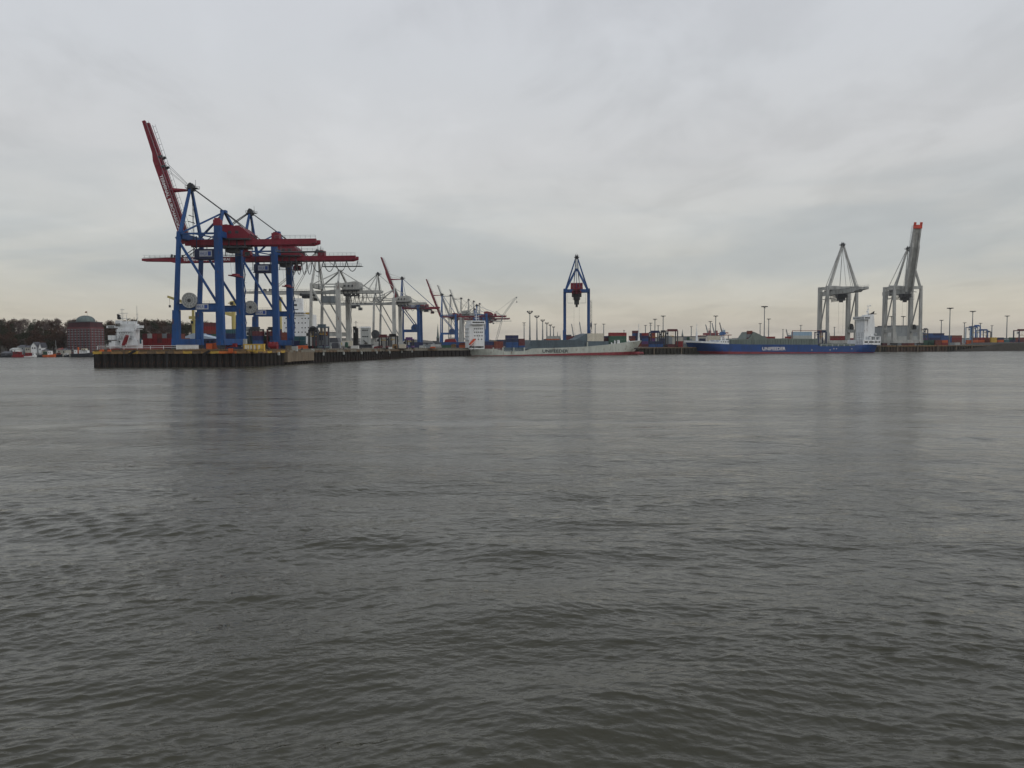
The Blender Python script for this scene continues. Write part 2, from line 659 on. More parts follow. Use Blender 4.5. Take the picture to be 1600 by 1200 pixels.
def make_ground():
    g = ground_mat('terminal paving', '#45413b', '#5f5a51', .06)
    rows = [(WALLPTS[0], WALLPTS[1])] + [(left_edge(p.y), p) for p in WALLPTS[2:]] + [(left_edge(700), Vector((40, 700, 0)))]
    mb = MB()
    vs = []
    for a, b in rows:
        for k in range(5):
            p = a.lerp(b, k / 4)
            vs.append((p.x, p.y, zg(p.y)))
    fs = [(i * 5 + k, i * 5 + k + 1, (i + 1) * 5 + k + 1, (i + 1) * 5 + k) for i in range(len(rows) - 1) for k in range(4)]
    mb.add(vs, fs)
    tag(mb.obj('pier_ground', g), kind='structure')
    # land of the terminal to the right and behind
    q = [onz(735, 556.4) + Vector((0, 22, 0)), onz(1000, 553.9), onz(1085, 553.1), onz(1385, 549.7), onz(1480, 549.1), onz(1600, 547.9), onz(2000, 546)]
    far = [Vector((6500, 900, 0)), Vector((6500, 7500, 0)), Vector((left_edge(7500).x, 7500, 0)), left_edge(701)]
    bm = bmesh.new()
    f = bm.faces.new([bm.verts.new((p.x, p.y, 5.8 + (0.004 if 0 else 0))) for p in q + far])
    bmesh.ops.triangulate(bm, faces=[f])
    me = bpy.data.meshes.new('terminal_ground'); bm.to_mesh(me); bm.free()
    me.materials.append(g)
    tag(link('terminal_ground', me), kind='structure')
    return q


QUAY = make_ground()


def seg_frame(a, b):
    return Fr(a, b)


def pile_mesh(w, depth, z0, z1, mat):
    """one trough of a sheet pile wall, front towards -y"""
    mb = MB()
    pr = [(0, 0), (w * .18, 0), (w * .30, -depth), (w * .70, -depth), (w * .82, 0), (w, 0), (w, .5), (0, .5)]
    mb.plan(pr, z0, z1)
    return mb.mesh('sheet_pile', mat)


def make_pier_wall():
    w = thing('quay_wall', 'dark steel sheet pile wall of the pier head with yellow and rusty edge beams', 'quay wall')
    pm = pile_mesh(3.45, .8, -2, 6.2, 'pile steel')
    km = {}
    kinds = ['kerb yellow', 'kerb ochre', 'kerb yellow', 'kerb ochre', 'kerb ochre', 'kerb yellow', 'kerb brown', 'kerb yellow']
    n_done = 0
    for si in range(len(WALLPTS) - 1):
        a, b = WALLPTS[si], WALLPTS[si + 1]
        fr = Fr(a, b)
        n = max(1, round(fr.L / 3.45))
        st = fr.L / n
        for i in range(n):
            p = fr.A + fr.d * (st * (i + .0))
            q = fr.A + fr.d * (st * (i + .5))
            top = zg(q.y) - 1.55
            o = link('sheet_pile', pm, w, (p.x, p.y, top - 6.2), fr.rz)
            o.scale = (st / 3.45, 1, 1)
        # edge beams
        m = max(1, round(fr.L / 4.1))
        st = fr.L / m
        for i in range(m):
            p = fr.A + fr.d * (st * i)
            pxc = 147 + 240 * (i / m) if si == 0 else 999
            if si == 0:
                kk = 'kerb orange' if 335 < pxc < 360 else random.choice(kinds) if pxc < 375 else 'kerb brown'
            elif si == 1:
                kk = ['kerb ochre', 'kerb yellow', 'kerb brown'][i % 3]
            else:
                kk = random.choice(['kerb grey', 'kerb brown', 'kerb grey'])
            key = (kk, si == 0)
            if key not in km:
                mb = MB()
                mb.box(0.0, 4.0, -1.05, .3, 0, 1.15 if si < 2 else 1.25)
                mb.box(0.25, .6, -1.2, -1.05, .1, .9)
                mb.box(3.3, 3.7, -1.2, -1.05, .1, .9)
                km[key] = mb.mesh('edge_beam', kk)
            o = link('edge_beam', km[key], w, (p.x, p.y, zg(p.y) - 1.55), fr.rz)
            o.scale = ((st - .06) / 4.0, 1, random.uniform(.93, 1.06))
        # brown strip behind the beams
        mb = MB()
        za, zb = zg(fr.A.y), zg(fr.B.y)
        mb.add([(0, .3, za - .5), (fr.L, .3, zb - .5), (fr.L, .3, zb + .45), (0, .3, za + .45),
                (0, .8, za - .5), (fr.L, .8, zb - .5), (fr.L, .8, zb + .45), (0, .8, za + .45)],
               [(0, 1, 2, 3), (7, 6, 5, 4), (3, 2, 6, 7), (0, 3, 7, 4), (1, 5, 6, 2)])
        o = mb.obj('upstand', 'kerb brown' if si < 2 else 'kerb grey', w)
        o.location = fr.A; o.rotation_euler = (0, 0, fr.rz)
    # the pale concrete block at the bend
    fr = Fr(onz(447, 569.8) - Vector((0, 1.2, 0)), onz(489, 567.2) - Vector((0, 1.2, 0)))
    mb = MB(); mb.box(.2, fr.L * .13, -1.2, 1.5, 1.3, 6.4)
    o = mb.obj('concrete_pillar', 'wall concrete', w); o.location = fr.A; o.rotation_euler = (0, 0, fr.rz)
    mb = MB(); mb.box(fr.L * .15, fr.L, -1.0, 1.5, 1.5, 6.1)
    mb.box(fr.L * .15, fr.L, -1.15, -1.0, 5.6, 6.0)
    o = mb.obj('concrete_block', 'wall concrete', w); o.location = fr.A; o.rotation_euler = (0, 0, fr.rz)
    # pale fender plates near the top of the receding side, dark tyre on the front
    for px, py in ((432, 552.5), (502, 553), (534, 551.8), (562, 551.2), (586, 550.3), (606, 550.2), (625, 549.5), (641, 549)):
        for si in range(1, 5):
            a, b = WALLPTS[si], WALLPTS[si + 1]
            fr = Fr(a, b)
            s, z = fr.sz(px, py)
            if 0 <= s <= fr.L:
                mb = MB(); mb.box(s - .55, s + .55, -1.6, -.9, z - .8, z + .8); mb.box(s - .2, s + .2, -1.7, -1.6, z - .5, z + .5)
                o = mb.obj('fender_plate', 'light grey', w); o.location = fr.A; o.rotation_euler = (0, 0, fr.rz)
    for px in (208, 324):
        fr = Fr(WALLPTS[0], WALLPTS[1])
        s, z = fr.sz(px, 551.5)
        mb = MB(); mb.beam((s - 1.6, -1.5, z - .7), (s + 1.6, -1.5, z + 1.1), .5, 1.0)
        o = mb.obj('ladder_hoop', 'black', w); o.location = fr.A; o.rotation_euler = (0, 0, fr.rz)


make_pier_wall()


def joined_wall(pts, z1, label, mat, capmat, pitch=3.2):
    w = thing('quay_wall', label, 'quay wall')
    mb, cap = MB(), MB()
    for a, b in zip(pts, pts[1:]):
        d = Vector((b.x - a.x, b.y - a.y, 0))
        L = d.length; d.normalize(); nrm = Vector((-d.y, d.x, 0))
        n = int(L / pitch)
        out = []
        for i in range(n):
            for f, dep in ((0, 0), (.2, 0), (.3, -.7), (.7, -.7), (.8, 0)):
                out.append(a + d * ((i + f) * L / n) + nrm * dep)
        out.append(Vector(b))
        vs = [(p.x, p.y, -2) for p in out] + [(p.x, p.y, z1 - .8) for p in out]
        k = len(out)
        mb.add(vs, [(i, i + 1, k + i + 1, k + i) for i in range(k - 1)])
        c0, c1 = a - nrm * .9, b - nrm * .9
        e0, e1 = a + nrm * .6, b + nrm * .6
        cap.plan([(c0.x, c0.y), (c1.x, c1.y), (e1.x, e1.y), (e0.x, e0.y)], z1 - .8, z1 + .12)
    o = mb.obj('sheet_piling', mat, w); o['kind'] = 'stuff'
    cap.obj('capping_beam', capmat, w)
    # timber fender posts every now and then
    for a, b in zip(pts, pts[1:]):
        L = (b - a).length
        for i in range(int(L / 18)):
            p = a.lerp(b, (i + .5) / max(1, int(L / 18)))
            if p.x > 560:
                break
            m2 = MB(); m2.box(-.45, .45, -1.6, -.9, -.5, z1 - .1); m2.box(-.6, .6, -1.7, -1.0, z1 - .6, z1 + .05)
            q = m2.obj('fender_post', 'wall concrete', w); q.location = (p.x, p.y, 0)


joined_wall([onz(735, 556.4), QUAY[0], QUAY[1]], 5.8, 'dark quay wall hidden behind the pale grey container ship', 'wall green', 'kerb grey')
joined_wall(QUAY[1:4], 5.8, 'greenish quay wall with fender posts between and behind the two container ships', 'wall green', 'kerb brown')
joined_wall(QUAY[3:5], 5.8, 'weathered brown quay wall right of the blue ship below the grey shed', 'pile top', 'kerb ochre')
joined_wall(QUAY[4:], 5.8, 'dark low quay wall at the far right edge of the harbour', 'wall green', 'kerb brown')


def make_embankment():
    """raised dark bank at the far right"""
    fr = Fr(QUAY[4], QUAY[5])
    mb = MB()
    prof = []
    for px, py in ((1484, 546.5), (1510, 543.5), (1545, 538.5), (1560, 535.8), (1600, 535.2), (1660, 535)):
        s, z = fr.sz(px, py, 3)
        prof.append((s, z))
    vs, n = [], len(prof)
    for s, z in prof:
        vs += [(s, -6, -.6), (s, -1, z - .6), (s, 3, z), (s, 30, z + .2)]
    fs = []
    for i in range(n - 1):
        for k in range(3):
            fs.append((i * 4 + k, (i + 1) * 4 + k, (i + 1) * 4 + k + 1, i * 4 + k + 1))
    mb.add(vs, fs)
    o = mb.obj('embankment', ground_mat('bank soil', '#1f1d18', '#332f28', .3))
    o.location = fr.A; o.rotation_euler = (0, 0, fr.rz)
    tag(o, kind='structure')


make_embankment()


# ------------------------------------------------------------------ wooded shore on the left
def hill_height(x, y):
    """shore hill: rises behind the narrow strip along the water"""
    d = y
    shore = 690 + max(0, (x + 420)) * 1.4
    t = min(max((d - shore) / 170, 0), 1)
    top = 19 + 5 * mnoise.noise(Vector((x * .006, y * .004, 1.3)))
    if x > -360:
        top = max(top - (x + 360) * .09, 1.5)
    return 2.4 + (top) * (t * t * (3 - 2 * t))


def make_shore():
    g = ground_mat('shore grass', '#2c2c22', '#3d3629', .03)
    xs = list(range(-2400, -700, 100)) + list(range(-700, -60, 16))
    mb = MB(); vs = []
    ys = [0, 12, 30, 60, 90, 120, 160, 210, 300, 500, 900, 2000]
    def shore_y(x):
        return 652 + max(0, x + 440) * 1.4
    for x in xs:
        for k in ys:
            y = shore_y(x) + k
            vs.append((x, y, hill_height(x, y)))
        
    n = len(ys)
    mb.add(vs, [(i * n + k, (i + 1) * n + k, (i + 1) * n + k + 1, i * n + k + 1) for i in range(len(xs) - 1) for k in range(n - 1)])
    tag(mb.obj('hill', g, smooth=True), kind='structure')
    w = thing('shore_wall', 'low dark quay wall along the far wooded shore on the left', 'quay wall')
    mb, cap = MB(), MB()
    for x0, x1 in zip(xs, xs[1:]):
        mb.add([(x0, shore_y(x0), -1), (x1, shore_y(x1), -1), (x1, shore_y(x1), 2.3), (x0, shore_y(x0), 2.3)], [(0, 1, 2, 3)])
        cap.plan([(x0, shore_y(x0) - .4), (x1, shore_y(x1) - .4), (x1, shore_y(x1) + .8), (x0, shore_y(x0) + .8)], 2.3, 2.8)
    mb.obj('wall_face', 'pile steel', w)
    cap.obj('coping', 'kerb grey', w)


make_shore()
foliage('autumn brown leaves', '#352820', '#453026', '#3a2e24')
foliage('dull green leaves', '#20251a', '#2f3222', '#292b20')
foliage('bare twigs', '#443a37', '#5a4d49', '#4a403d')
foliage('russet leaves', '#422c23', '#503328', '#3a2a21')


def tree_meshes(seed, matname, dens=1.0):
    q = random.Random(seed)
    mb = MB()
    lobes = [(q.uniform(-3, 3), q.uniform(-3, 3), q.uniform(4.0, 11.5), q.uniform(2.2, 3.6)) for _ in range(11)] + [(0, 0, 12, 2.8)]
    for lx, ly, lz, lr in lobes:
        for _ in range(int(60 * dens)):
            v = Vector((q.gauss(0, 1), q.gauss(0, 1), q.gauss(0, 1))).normalized() * lr * q.uniform(.45, 1.08)
            c = Vector((lx, ly, lz)) + v
            s = q.uniform(.28, .62)
            a = Vector((q.gauss(0, 1), q.gauss(0, 1), q.gauss(0, 1))).normalized()
            b = a.cross(Vector((q.gauss(0, 1), q.gauss(0, 1), q.gauss(0, 1)))).normalized()
            mb.add([c - a * s, c + b * s * .8, c + a * s, c - b * s * .7], [(0, 1, 2, 3)])
    crown = bpy.data.meshes.new('crown')
    crown.from_pydata(mb.v, [], mb.f)
    crown.materials.append(MATS[matname])
    tb = MB()
    tb.tube([(0, 0, -.5), (.1, 0, 3), (0, .2, 7)], .42, 6, .2)
    for k in range(5):
        a = k * 1.3 + q.random()
        tb.tube([(0, 0, 3.5 + k * .8), (math.cos(a) * 1.6, math.sin(a) * 1.6, 6 + k * .7), (math.cos(a) * 2.8, math.sin(a) * 2.8, 9 + k * .6)], .17, 4, .05)
    return crown, tb.mesh('trunk', 'trunk')


def make_trees():
    kinds = [('autumn brown leaves', 'brown autumn tree in the hillside wood'),
             ('dull green leaves', 'dull dark green tree in the hillside wood'),
             ('bare twigs', 'nearly bare grey-brown tree in the hillside wood'),
             ('russet leaves', 'russet tree in the hillside wood')]
    ms = [[tree_meshes(10 * i + j, k[0], .8 if i == 2 else 1.1) for j in range(2)] for i, k in enumerate(kinds)]
    q = random.Random(4)
    rows = []
    for row, (off, n) in enumerate(((40, 46), (75, 46), (110, 46), (145, 46), (185, 40), (240, 24))):
        for i in range(n):
            px = -60 + (345 + 60) * (i + q.uniform(-.35, .35)) / n
            d = 690 + off
            x = xat(px, d)
            d = 652 + max(0, x + 440) * 1.4 + off + q.uniform(-10, 10)
            x = xat(px, d)
            if 102 < px < 168 and off < 90:
                continue
            rows.append((x, d, px))
    for x, d, px in rows:
        where = 'left of the brick residence' if px < 104 else 'around the brick residence' if px < 170 else 'beyond the white stern superstructure' if px < 275 else 'behind the foremost crane foot'
        i = q.choices(range(4), (5, 4, 3, 1))[0]
        cr, tr = q.choice(ms[i])
        t = thing('tree', kinds[i][1] + ' ' + where, 'tree', (x, d, hill_height(x, d)), q.uniform(0, 6.28), 'trees of the wood on the far shore')
        s = q.uniform(.8, 1.15)
        t.scale = (s, s, s * q.uniform(.9, 1.12))
        link('crown', cr, t); link('trunk', tr, t)


make_trees()
# ------------------------------------------------------------------ container gantry cranes
def rail_run(mb, pts, h=1.1, post=3.0, r=.06):
    """handrail along a line of points"""
    for a, b in zip(pts, pts[1:]):
        a, b = Vector(a), Vector(b)
        mb.beam(a + Vector((0, 0, h)), b + Vector((0, 0, h)), r, r)
        mb.beam(a + Vector((0, 0, h * .5)), b + Vector((0, 0, h * .5)), r * .8, r * .8)
        n = max(1, int((b - a).length / post))
        for i in range(n + 1):
            p = a.lerp(b, i / n)
            mb.beam(p, p + Vector((0, 0, h)), r, r)


def crane(label, x, d, rz, group, leg='crane blue', gir='crane red', house='crane red', p=None, text=None, full=True, ang=0,
          low=None, festoon=True, trolley_x=None, reel=None, sign=True):
    q = dict(lean=2.2, hinge=-2.4, g=20.8, w=24.0, zp=27.9, zb=58.8, zt=63.0, za=86.5, lo=58, lb=64.5, gd=2.7, z0=None, hx=17.5, hw=15.5, hh=6.4, pk=74.0, lw=3.2, cap=True, ebox=45)
    q.update(p or {})
    z0 = zg(d) if q['z0'] is None else q['z0']
    g, w, zp, zb, zt, za, gd = q['g'], q['w'], q['zp'], q['zb'], q['zt'], q['za'], q['gd']
    hw_ = w / 2
    c = thing('gantry_crane', label, 'crane', (x, d, 0), rz, group)
    s = q['lw'] / 3.2
    # legs
    for y in (-hw_, hw_):
        mb = MB()
        mb.beam((-.4, y, z0 + 3.2), (0, y, zp - 1.5), 2.6 * s, 3.3 * s, 2.6 * s, 2.9 * s)
        mb.beam((0, y, zp - 1.5), (q['lean'], y, zt), 1.9 * s, 1.9 * s, 1.7 * s, 1.6 * s)
        mb.obj('leg', leg, c)
        mb = MB()
        mb.beam((g + .3, y, z0 + 3.2), (g, y, zt + (2.5 if q['cap'] else 0)), 2.4 * s, 3.6 * s, 2.4 * s, 3.0 * s)
        o = mb.obj('leg', leg, c)
        if q['cap']:
            mb = MB(); mb.box(g - 1.7, g + 1.7, y - 1.35, y + 1.35, zt + 2.5, zt + 5.2); mb.box(g - 1.3, g + .9, y - .9, y + .9, zt + 5.2, zt + 6.0)
            mb.obj('leg_cap', gir, c)
    if low:
        for y in (-hw_, hw_):
            mb = MB(); mb.beam((g + .3, y - .1, z0 + 3), (g + .2, y - .1, zp - 6), 2.5 * s, 3.75 * s)
            mb.obj('leg_sleeve', low, c)
    # sills with wheel sets
    for X in (-.4, g + .3):
        mb = MB(); mb.box(X - 1.5 * s, X + 1.5 * s, -hw_ - 2, hw_ + 2, z0 + 2.4, z0 + 5.4)
        mb.obj('sill_beam', leg, c)
        for y in (-hw_, hw_):
            mb = MB()
            mb.prism([(X - .7, z0 + 2.4), (X + .7, z0 + 2.4), (X + .5, z0 + 1.2), (X - .5, z0 + 1.2)], y - 3.5, y + 3.5)
            for k in range(4):
                mb.lathe([(.1, -.35), (.55, -.35), (.55, .35), (.1, .35)], n=10)
                # turn the wheel onto its axle
                for i in range(len(mb.v) - 40, len(mb.v)):
                    vx, vy, vz = mb.v[i]
                    mb.v[i] = (X + vz, y - 2.7 + k * 1.8 + vy, z0 + .62 + vx)
            mb.obj('bogie', 'dark steel', c)
    # portal beams
    for y in (-hw_, hw_):
        mb = MB(); mb.box(.2, g - .4, y - 1.0, y + 1.0, zp - 1.45, zp + 1.45)
        if full:
            mb.box(.8, g - 1.6, y - 1.5, y + 1.5, zp + 1.45, zp + 1.6)
        mb.obj('portal_beam', leg, c)
        mb = MB(); mb.beam((.8, y, zt - 2.5), (g - 1.2, y, zp + 2.0), .95, .95)
        mb.obj('diagonal_brace', leg, c)
        mb = MB(); mb.beam((g - .6, y, zb + 1), (9.0, y, zb + 3.2 if q['cap'] else zb), .6, .6)
        mb.beam((1.4, y, zt - 1), (g - 1, y, zt - 1), .8, .8)
        mb.obj('top_tie', leg, c)
    if full:
        mb = MB(); rail_run(mb, [(.8, -hw_ - 1.4, zp + 1.6), (g - 1.6, -hw_ - 1.4, zp + 1.6)], 1.1, 2.5, .07)
        mb.obj('walkway_rail', 'far steel', c)
    # cross beams over the legs
    mb = MB(); mb.box(q['lean'] - 1.5, q['lean'] + 1.2, -hw_ + .8, hw_ - .8, zt - 3.2, zt - .5); mb.obj('cross_beam', leg, c)
    mb = MB(); mb.box(g - 1.3, g + 1.3, -hw_ + 1.1, hw_ - 1.1, zt - 2.6, zt + .2); mb.obj('cross_beam', leg, c)
    # girders
    for y in (-3.2, 3.2):
        mb = MB()
        mb.prism([(q['hinge'] + .8, zb - gd / 2), (q['lb'] - 3, zb - gd / 2), (q['lb'], zb - gd / 2 + .9), (q['lb'], zb + gd / 2), (q['hinge'] + .8, zb + gd / 2)], y - .7, y + .7)
        for k in range(4, int(q['lb']), 5):
            mb.box(k - .1, k + .1, y - .85, y + .85, zb - gd / 2 + .1, zb + gd / 2 - .1)
        mb.obj('girder', gir, c)
    mb = MB()
    for k in range(12, int(q['lb']), 10):
        mb.box(k - .3, k + .3, -2.5, 2.5, zb - .4, zb + .9)
    mb.obj('girder_tie', gir, c)
    mb = MB()
    rail_run(mb, [(q['ebox'], -4.4, zb + gd / 2), (q['lb'], -4.4, zb + gd / 2)], 1.5, 2.4, .1)
    rail_run(mb, [(q['lb'] - 20, -2.4, zb - gd / 2 - 3.0), (q['lb'] + 3, -2.4, zb - gd / 2 - 3.0)], 1.3, 2.4, .1)
    mb.box(q['lb'] - 20, q['lb'] + 3, -2.6, 2.6, zb - gd / 2 - 3.2, zb - gd / 2 - 3.0)
    for k in (q['lb'] - 19, q['lb'] - 9, q['lb'] + .5):
        mb.beam((k, -2.4, zb - gd / 2 - 3), (k, -2.4, zb - gd / 2), .15)
        mb.beam((k, 2.4, zb - gd / 2 - 3), (k, 2.4, zb - gd / 2), .15)
    mb.obj('walkway', 'far steel', c)
    mb = MB(); mb.box(q['ebox'] - 1.8, q['ebox'] + 1.8, -4.0, -.5, zb + gd / 2, zb + gd / 2 + 2.8); mb.box(q['ebox'] - 1.2, q['ebox'] + .4, -3.5, -1.0, zb + gd / 2 + 2.8, zb + gd / 2 + 3.3)
    mb.obj('switch_room', gir, c)
    # machinery house
    X, H, Z = q['hx'], q['hh'], zb + gd / 2 + .6
    k = q['hw'] / 16
    mb = MB()
    if house == 'crane red':
        mb.prism([(X, Z), (X - .3, Z + H - .6), (X + 4.5 * k, Z + H), (X + 12 * k, Z + H * .78), (X + 16 * k, Z + H * .28), (X + 15.5 * k, Z - .2)], -5.2, 5.2)
    else:
        mb.prism([(X, Z), (X, Z + H * .8), (X + 12 * k, Z + H), (X + 16 * k, Z + H * .9), (X + 16.6 * k, Z)], -4.8, 4.8)
    mh = mb.obj('machinery_house', house, c)
    mb = MB()
    for kx in (2, 5.5, 9):
        mb.box(X + kx * k, X + (kx + 1.6) * k, -5.32, -5.2, Z + 2.0, Z + 3.3)
    mb.obj('louvre', 'dark steel', mh)
    mb = MB(); mb.box(X - .6, X + 16 * k, -5.6, 5.6, Z - .9, Z - .25); mb.box(X + 1, X + 14 * k, -4.2, 4.2, Z - 4.6, Z - 3.8)
    for kx in (1, 5, 9, 13):
        mb.box(X + kx * k, X + (kx + .5) * k, -4.2, 4.2, Z - 3.9, Z - .8)
    rail_run(mb, [(X + 16 * k, -5.5, Z - .3), (X + 16 * k + 4, -5.5, Z - .3)], 1.2, 1.5, .1)
    mb.obj('house_base', 'dark steel', c)
    # tower
    ax = q['lean'] + .6
    for y, xx in ((-hw_ + 1, q['lean']), (hw_ - 1, q['lean'])):
        mb = MB(); mb.beam((xx, y, zt - .8), (ax, y * .07, za - 1.5), 1.35 * s, 1.5 * s, 1.0 * s, 1.1 * s)
        mb.obj('pylon_strut', leg, c)
    mb = MB(); mb.beam((q['g'] * .35, 0, zb + gd / 2), (ax + .6, 0, za - 2), .5, .5, .4, .4)
    mb.obj('pylon_strut', leg, c)
    if full:
        mb = MB()
        for yy in (-.5, .5):
            mb.beam((ax + .8, yy, zb + 2), (ax + .8, yy, za - 3), .16)
        for kz in range(int(zb) + 3, int(za) - 3, 2):
            mb.beam((ax + .8, -.5, kz), (ax + .8, .5, kz), .12)
            mb.box(ax + .3, ax + 1.6, -.8, .8, kz, kz + .12) if kz % 6 == 0 else None
        for zz in (zt + 6, zt + 9):
            mb.beam((ax, -5 + (zz - zt) * .25, zz), (ax, 5 - (zz - zt) * .25, zz), .3)
        mb.obj('ladder_tower', 'dark steel', c)
    mb = MB()
    mb.box(ax - 1.2, ax + 1.6, -1.4, 1.4, za - 2.6, za + .2)
    mb.box(ax - 1.9, ax + 3.4, -2.0, 2.0, za - 1.5, za - 1.25)
    for yy in (-.8, .8):
        mb.lathe([(.1, -.25), (1.0, -.25), (1.0, .25), (.1, .25)], (ax + .1, yy, za + .3), 10, 'y')
    rail_run(mb, [(ax - 1.9, -2, za - 1.2), (ax + 3.4, -2, za - 1.2)], 1.1, 1.3, .12)
    rail_run(mb, [(ax - 1.9, 2, za - 1.2), (ax + 3.4, 2, za - 1.2)], 1.1, 1.3, .12)
    mb.beam((ax + 2.4, 0, za), (ax + 2.4, 0, za + 2.6), .12)
    mb.beam((ax - .6, 1, za), (ax - .6, 1, za + 1.6), .1)
    mb.obj('pylon_head', 'dark steel', c)
    # rear trestle and ties
    pk = q['pk']
    if pk:
        mb = MB()
        for y in (-hw_ + 1, hw_ - 1):
            mb.beam((g, y, zt + .4), (g - 2, y * .08, pk), 1.3 * s, 1.3 * s, 1.1 * s, 1.1 * s)
        mb.box(g - 3.4, g - .7, -1.2, 1.2, pk - .8, pk + .5)
        mb.obj('rear_trestle', leg, c)
        mb = MB(); mb.beam((1.2, hw_ - 1.5, zt - 1), (g - 2.4, .5, pk - .8), .8, .8)
        mb.beam((1.2, -hw_ + 1.5, zt - 1), (g - 2.4, -.5, pk - .8), .8, .8)
        mb.obj('trestle_brace', leg, c)
        for y in (-.8, .8):
            mb = MB(); mb.beam((ax + .8, y, za - 1.2), (g - 2, y, pk), .38); mb.beam((g - 2, y, pk), (q['ebox'] - 9 if q['lb'] > 50 else q['lb'] - 8, y * 4, zb + gd / 2), .38)
            mb.obj('backstay', 'dark steel' if leg != 'crane grey' else leg, c)
    else:
        for y in (-.9, .9):
            mb = MB(); mb.beam((ax + .8, y, za - 1.2), (q['lb'] - 6, y * 3, zb + gd / 2), .4)
            mb.obj('backstay', leg, c)
    # boom
    a = RAD(ang)
    lo = q['lo']

    def B(t, up, y):
        return (q['hinge'] - t * math.cos(a) + up * math.sin(a), y, zb + t * math.sin(a) + up * math.cos(a))
    boom = None
    bs = q.get('bs', 2.0)
    for y in (-bs, bs):
        mb = MB()
        prof = [(0, -gd / 2), (lo * .68, -gd / 2 - .3), (lo * .74, -gd * .28), (lo, -gd * .15), (lo, gd * .35), (lo * .7, gd / 2), (0, gd / 2)]
        vs = [B(t, u, y - .7) for t, u in prof] + [B(t, u, y + .7) for t, u in prof]
        n = len(prof)
        mb.add(vs, [tuple(range(n))[::-1], tuple(range(n, 2 * n))] + [(i, (i + 1) % n, n + (i + 1) % n, n + i) for i in range(n)])
        for k in range(4, int(lo), 5):
            mb.add([B(t, u, y + e) for e in (-.82, .82) for t in (k - .1, k + .1) for u in (-gd * .42, gd * .42)],
                   [(0, 1, 3, 2), (4, 6, 7, 5), (0, 2, 6, 4), (1, 5, 7, 3), (0, 4, 5, 1), (2, 3, 7, 6)]) if k < lo * .68 else None
        o = mb.obj('boom', gir, c)
        boom = boom or o
    mb = MB()
    for k in list(range(8, int(lo) - 2, 8)) + [lo - .6]:
        mb.beam(B(k, 0, -bs + .7), B(k, 0, bs - .7), .7, .9)
    mb.obj('boom_tie', gir, c)
    if q.get('tip'):
        mb = MB()
        for y in (-bs, bs):
            mb.beam(B(lo - .2, 0, y), B(lo + 2.6, 0, y), 1.5, 2.2)
        mb.beam(B(lo - 1.6, 0, -bs - .75), B(lo - 1.6, 0, bs + .75), 2.6, 3.4)
        mb.obj('boom_tip', q['tip'], c)
    if q.get('deckplate'):
        mb = MB()
        mb.add([B(t, u, y) for y in (-bs + .7, bs - .7) for t in (4, lo - 1) for u in (-.3, .3)],
               [(0, 1, 3, 2), (4, 6, 7, 5), (0, 2, 6, 4), (1, 5, 7, 3), (0, 4, 5, 1), (2, 3, 7, 6)])
        mb.obj('boom_deck', gir, c)
    mb = MB()
    for y in (-bs - 1.1, bs + 1.1):
        up0 = gd / 2 + (0 if ang < 10 else .2)
        pts = [B(t, up0, y) for t in (2, lo * .35, lo * .7, lo - 1)]
        pt2 = [B(t, up0 + 1.3, y) for t in (2, lo * .35, lo * .7, lo - 1)]
        for i in range(3):
            mb.beam(pt2[i], pt2[i + 1], .1); mb.beam(pts[i], pts[i + 1], .18)
        for t in range(2, int(lo), 3):
            mb.beam(B(t, up0 - .3, y), B(t, up0 + 1.3, y), .1)
    o = mb.obj('boom_rail', 'far steel', c)
    if full:
        for t in (lo * .62, lo * .70):
            for y in (-1, 1):
                mb = MB()
                mb.beam(B(t, gd / 2, bs * y), B(t, gd / 2 + 1.8, bs * .8 * y), .9)
                mb.obj('stay_bracket', 'dark steel', c)
    if ang > 10:
        for y in (-2.4, 2.4):
            mb = MB(); mb.beam((ax - .6, y * .3, za - .3), B(lo * .66, gd / 2 + 1.2, y), .13)
            mb.beam((ax - .6, y * .3, za - 1.2), B(lo * .60, gd / 2 + 1.0, y), .11)
            mb.obj('hoist_rope', 'cable', c)
        mb = MB()
        tl = (za - 2.2 - zb) / math.sin(a)
        pb = B(tl, gd / 2, 0)
        for y in (-2.6, 2.6):
            mb.beam((ax - .8, y * .3, za - 2.2), (pb[0], y, za - 2.0), .55, .55, .9, 1.2)
        mb.obj('latch_bar', gir if leg != 'crane grey' else leg, c)
    else:
        for y in (-2.4, 2.4):
            mb = MB(); mb.beam((ax - .6, y * .3, za - 1.0), B(lo * .60, gd / 2, y), .4)
            mb.beam((ax - .6, y * .3, za - 1.6), B(lo * .28, gd / 2, y), .3) if leg == 'crane grey' else None
            mb.obj('forestay', 'dark steel' if leg != 'crane grey' else leg, c)
    if text:
        R = Vector((math.cos(a), 0, -math.sin(a)))
        t0 = text[1]
        o = B(t0, -gd * .3, -bs - .88)
        letters(boom, text[0], o, R, (math.sin(a), 0, math.cos(a)), gd * .6, 'lettering white', width=text[2])
    # trolley and cab
    tx = trolley_x if trolley_x is not None else g + 7
    tz = zb - gd / 2
    mb = MB()
    mb.box(tx - 5, tx + 5, -3.6, 3.6, tz - 1.5, tz - .3)
    mb.box(tx - 3.5, tx + 1, -2.8, 2.8, tz - 3.2, tz - 1.5)
    for k in (-4, 4):
        for y in (-3.2, 3.2):
            mb.lathe([(.1, -.3), (.5, -.3), (.5, .3), (.1, .3)], (tx + k, y, tz - .1), 10, 'y')
    tr = mb.obj('trolley', 'dark steel', c)
    mb = MB(); mb.prism([(tx + 4, tz - 5.2), (tx + 7.2, tz - 5.2), (tx + 8.0, tz - 4.4), (tx + 7.6, tz - 2.4), (tx + 4, tz - 2.4)], -1.3, 1.3)
    mb.box(tx + 4.4, tx + 6, -1, 1, tz - 2.4, tz - 1.4)
    cb = mb.obj('operator_cab', 'crane red' if leg != 'crane grey' else 'crane grey', c)
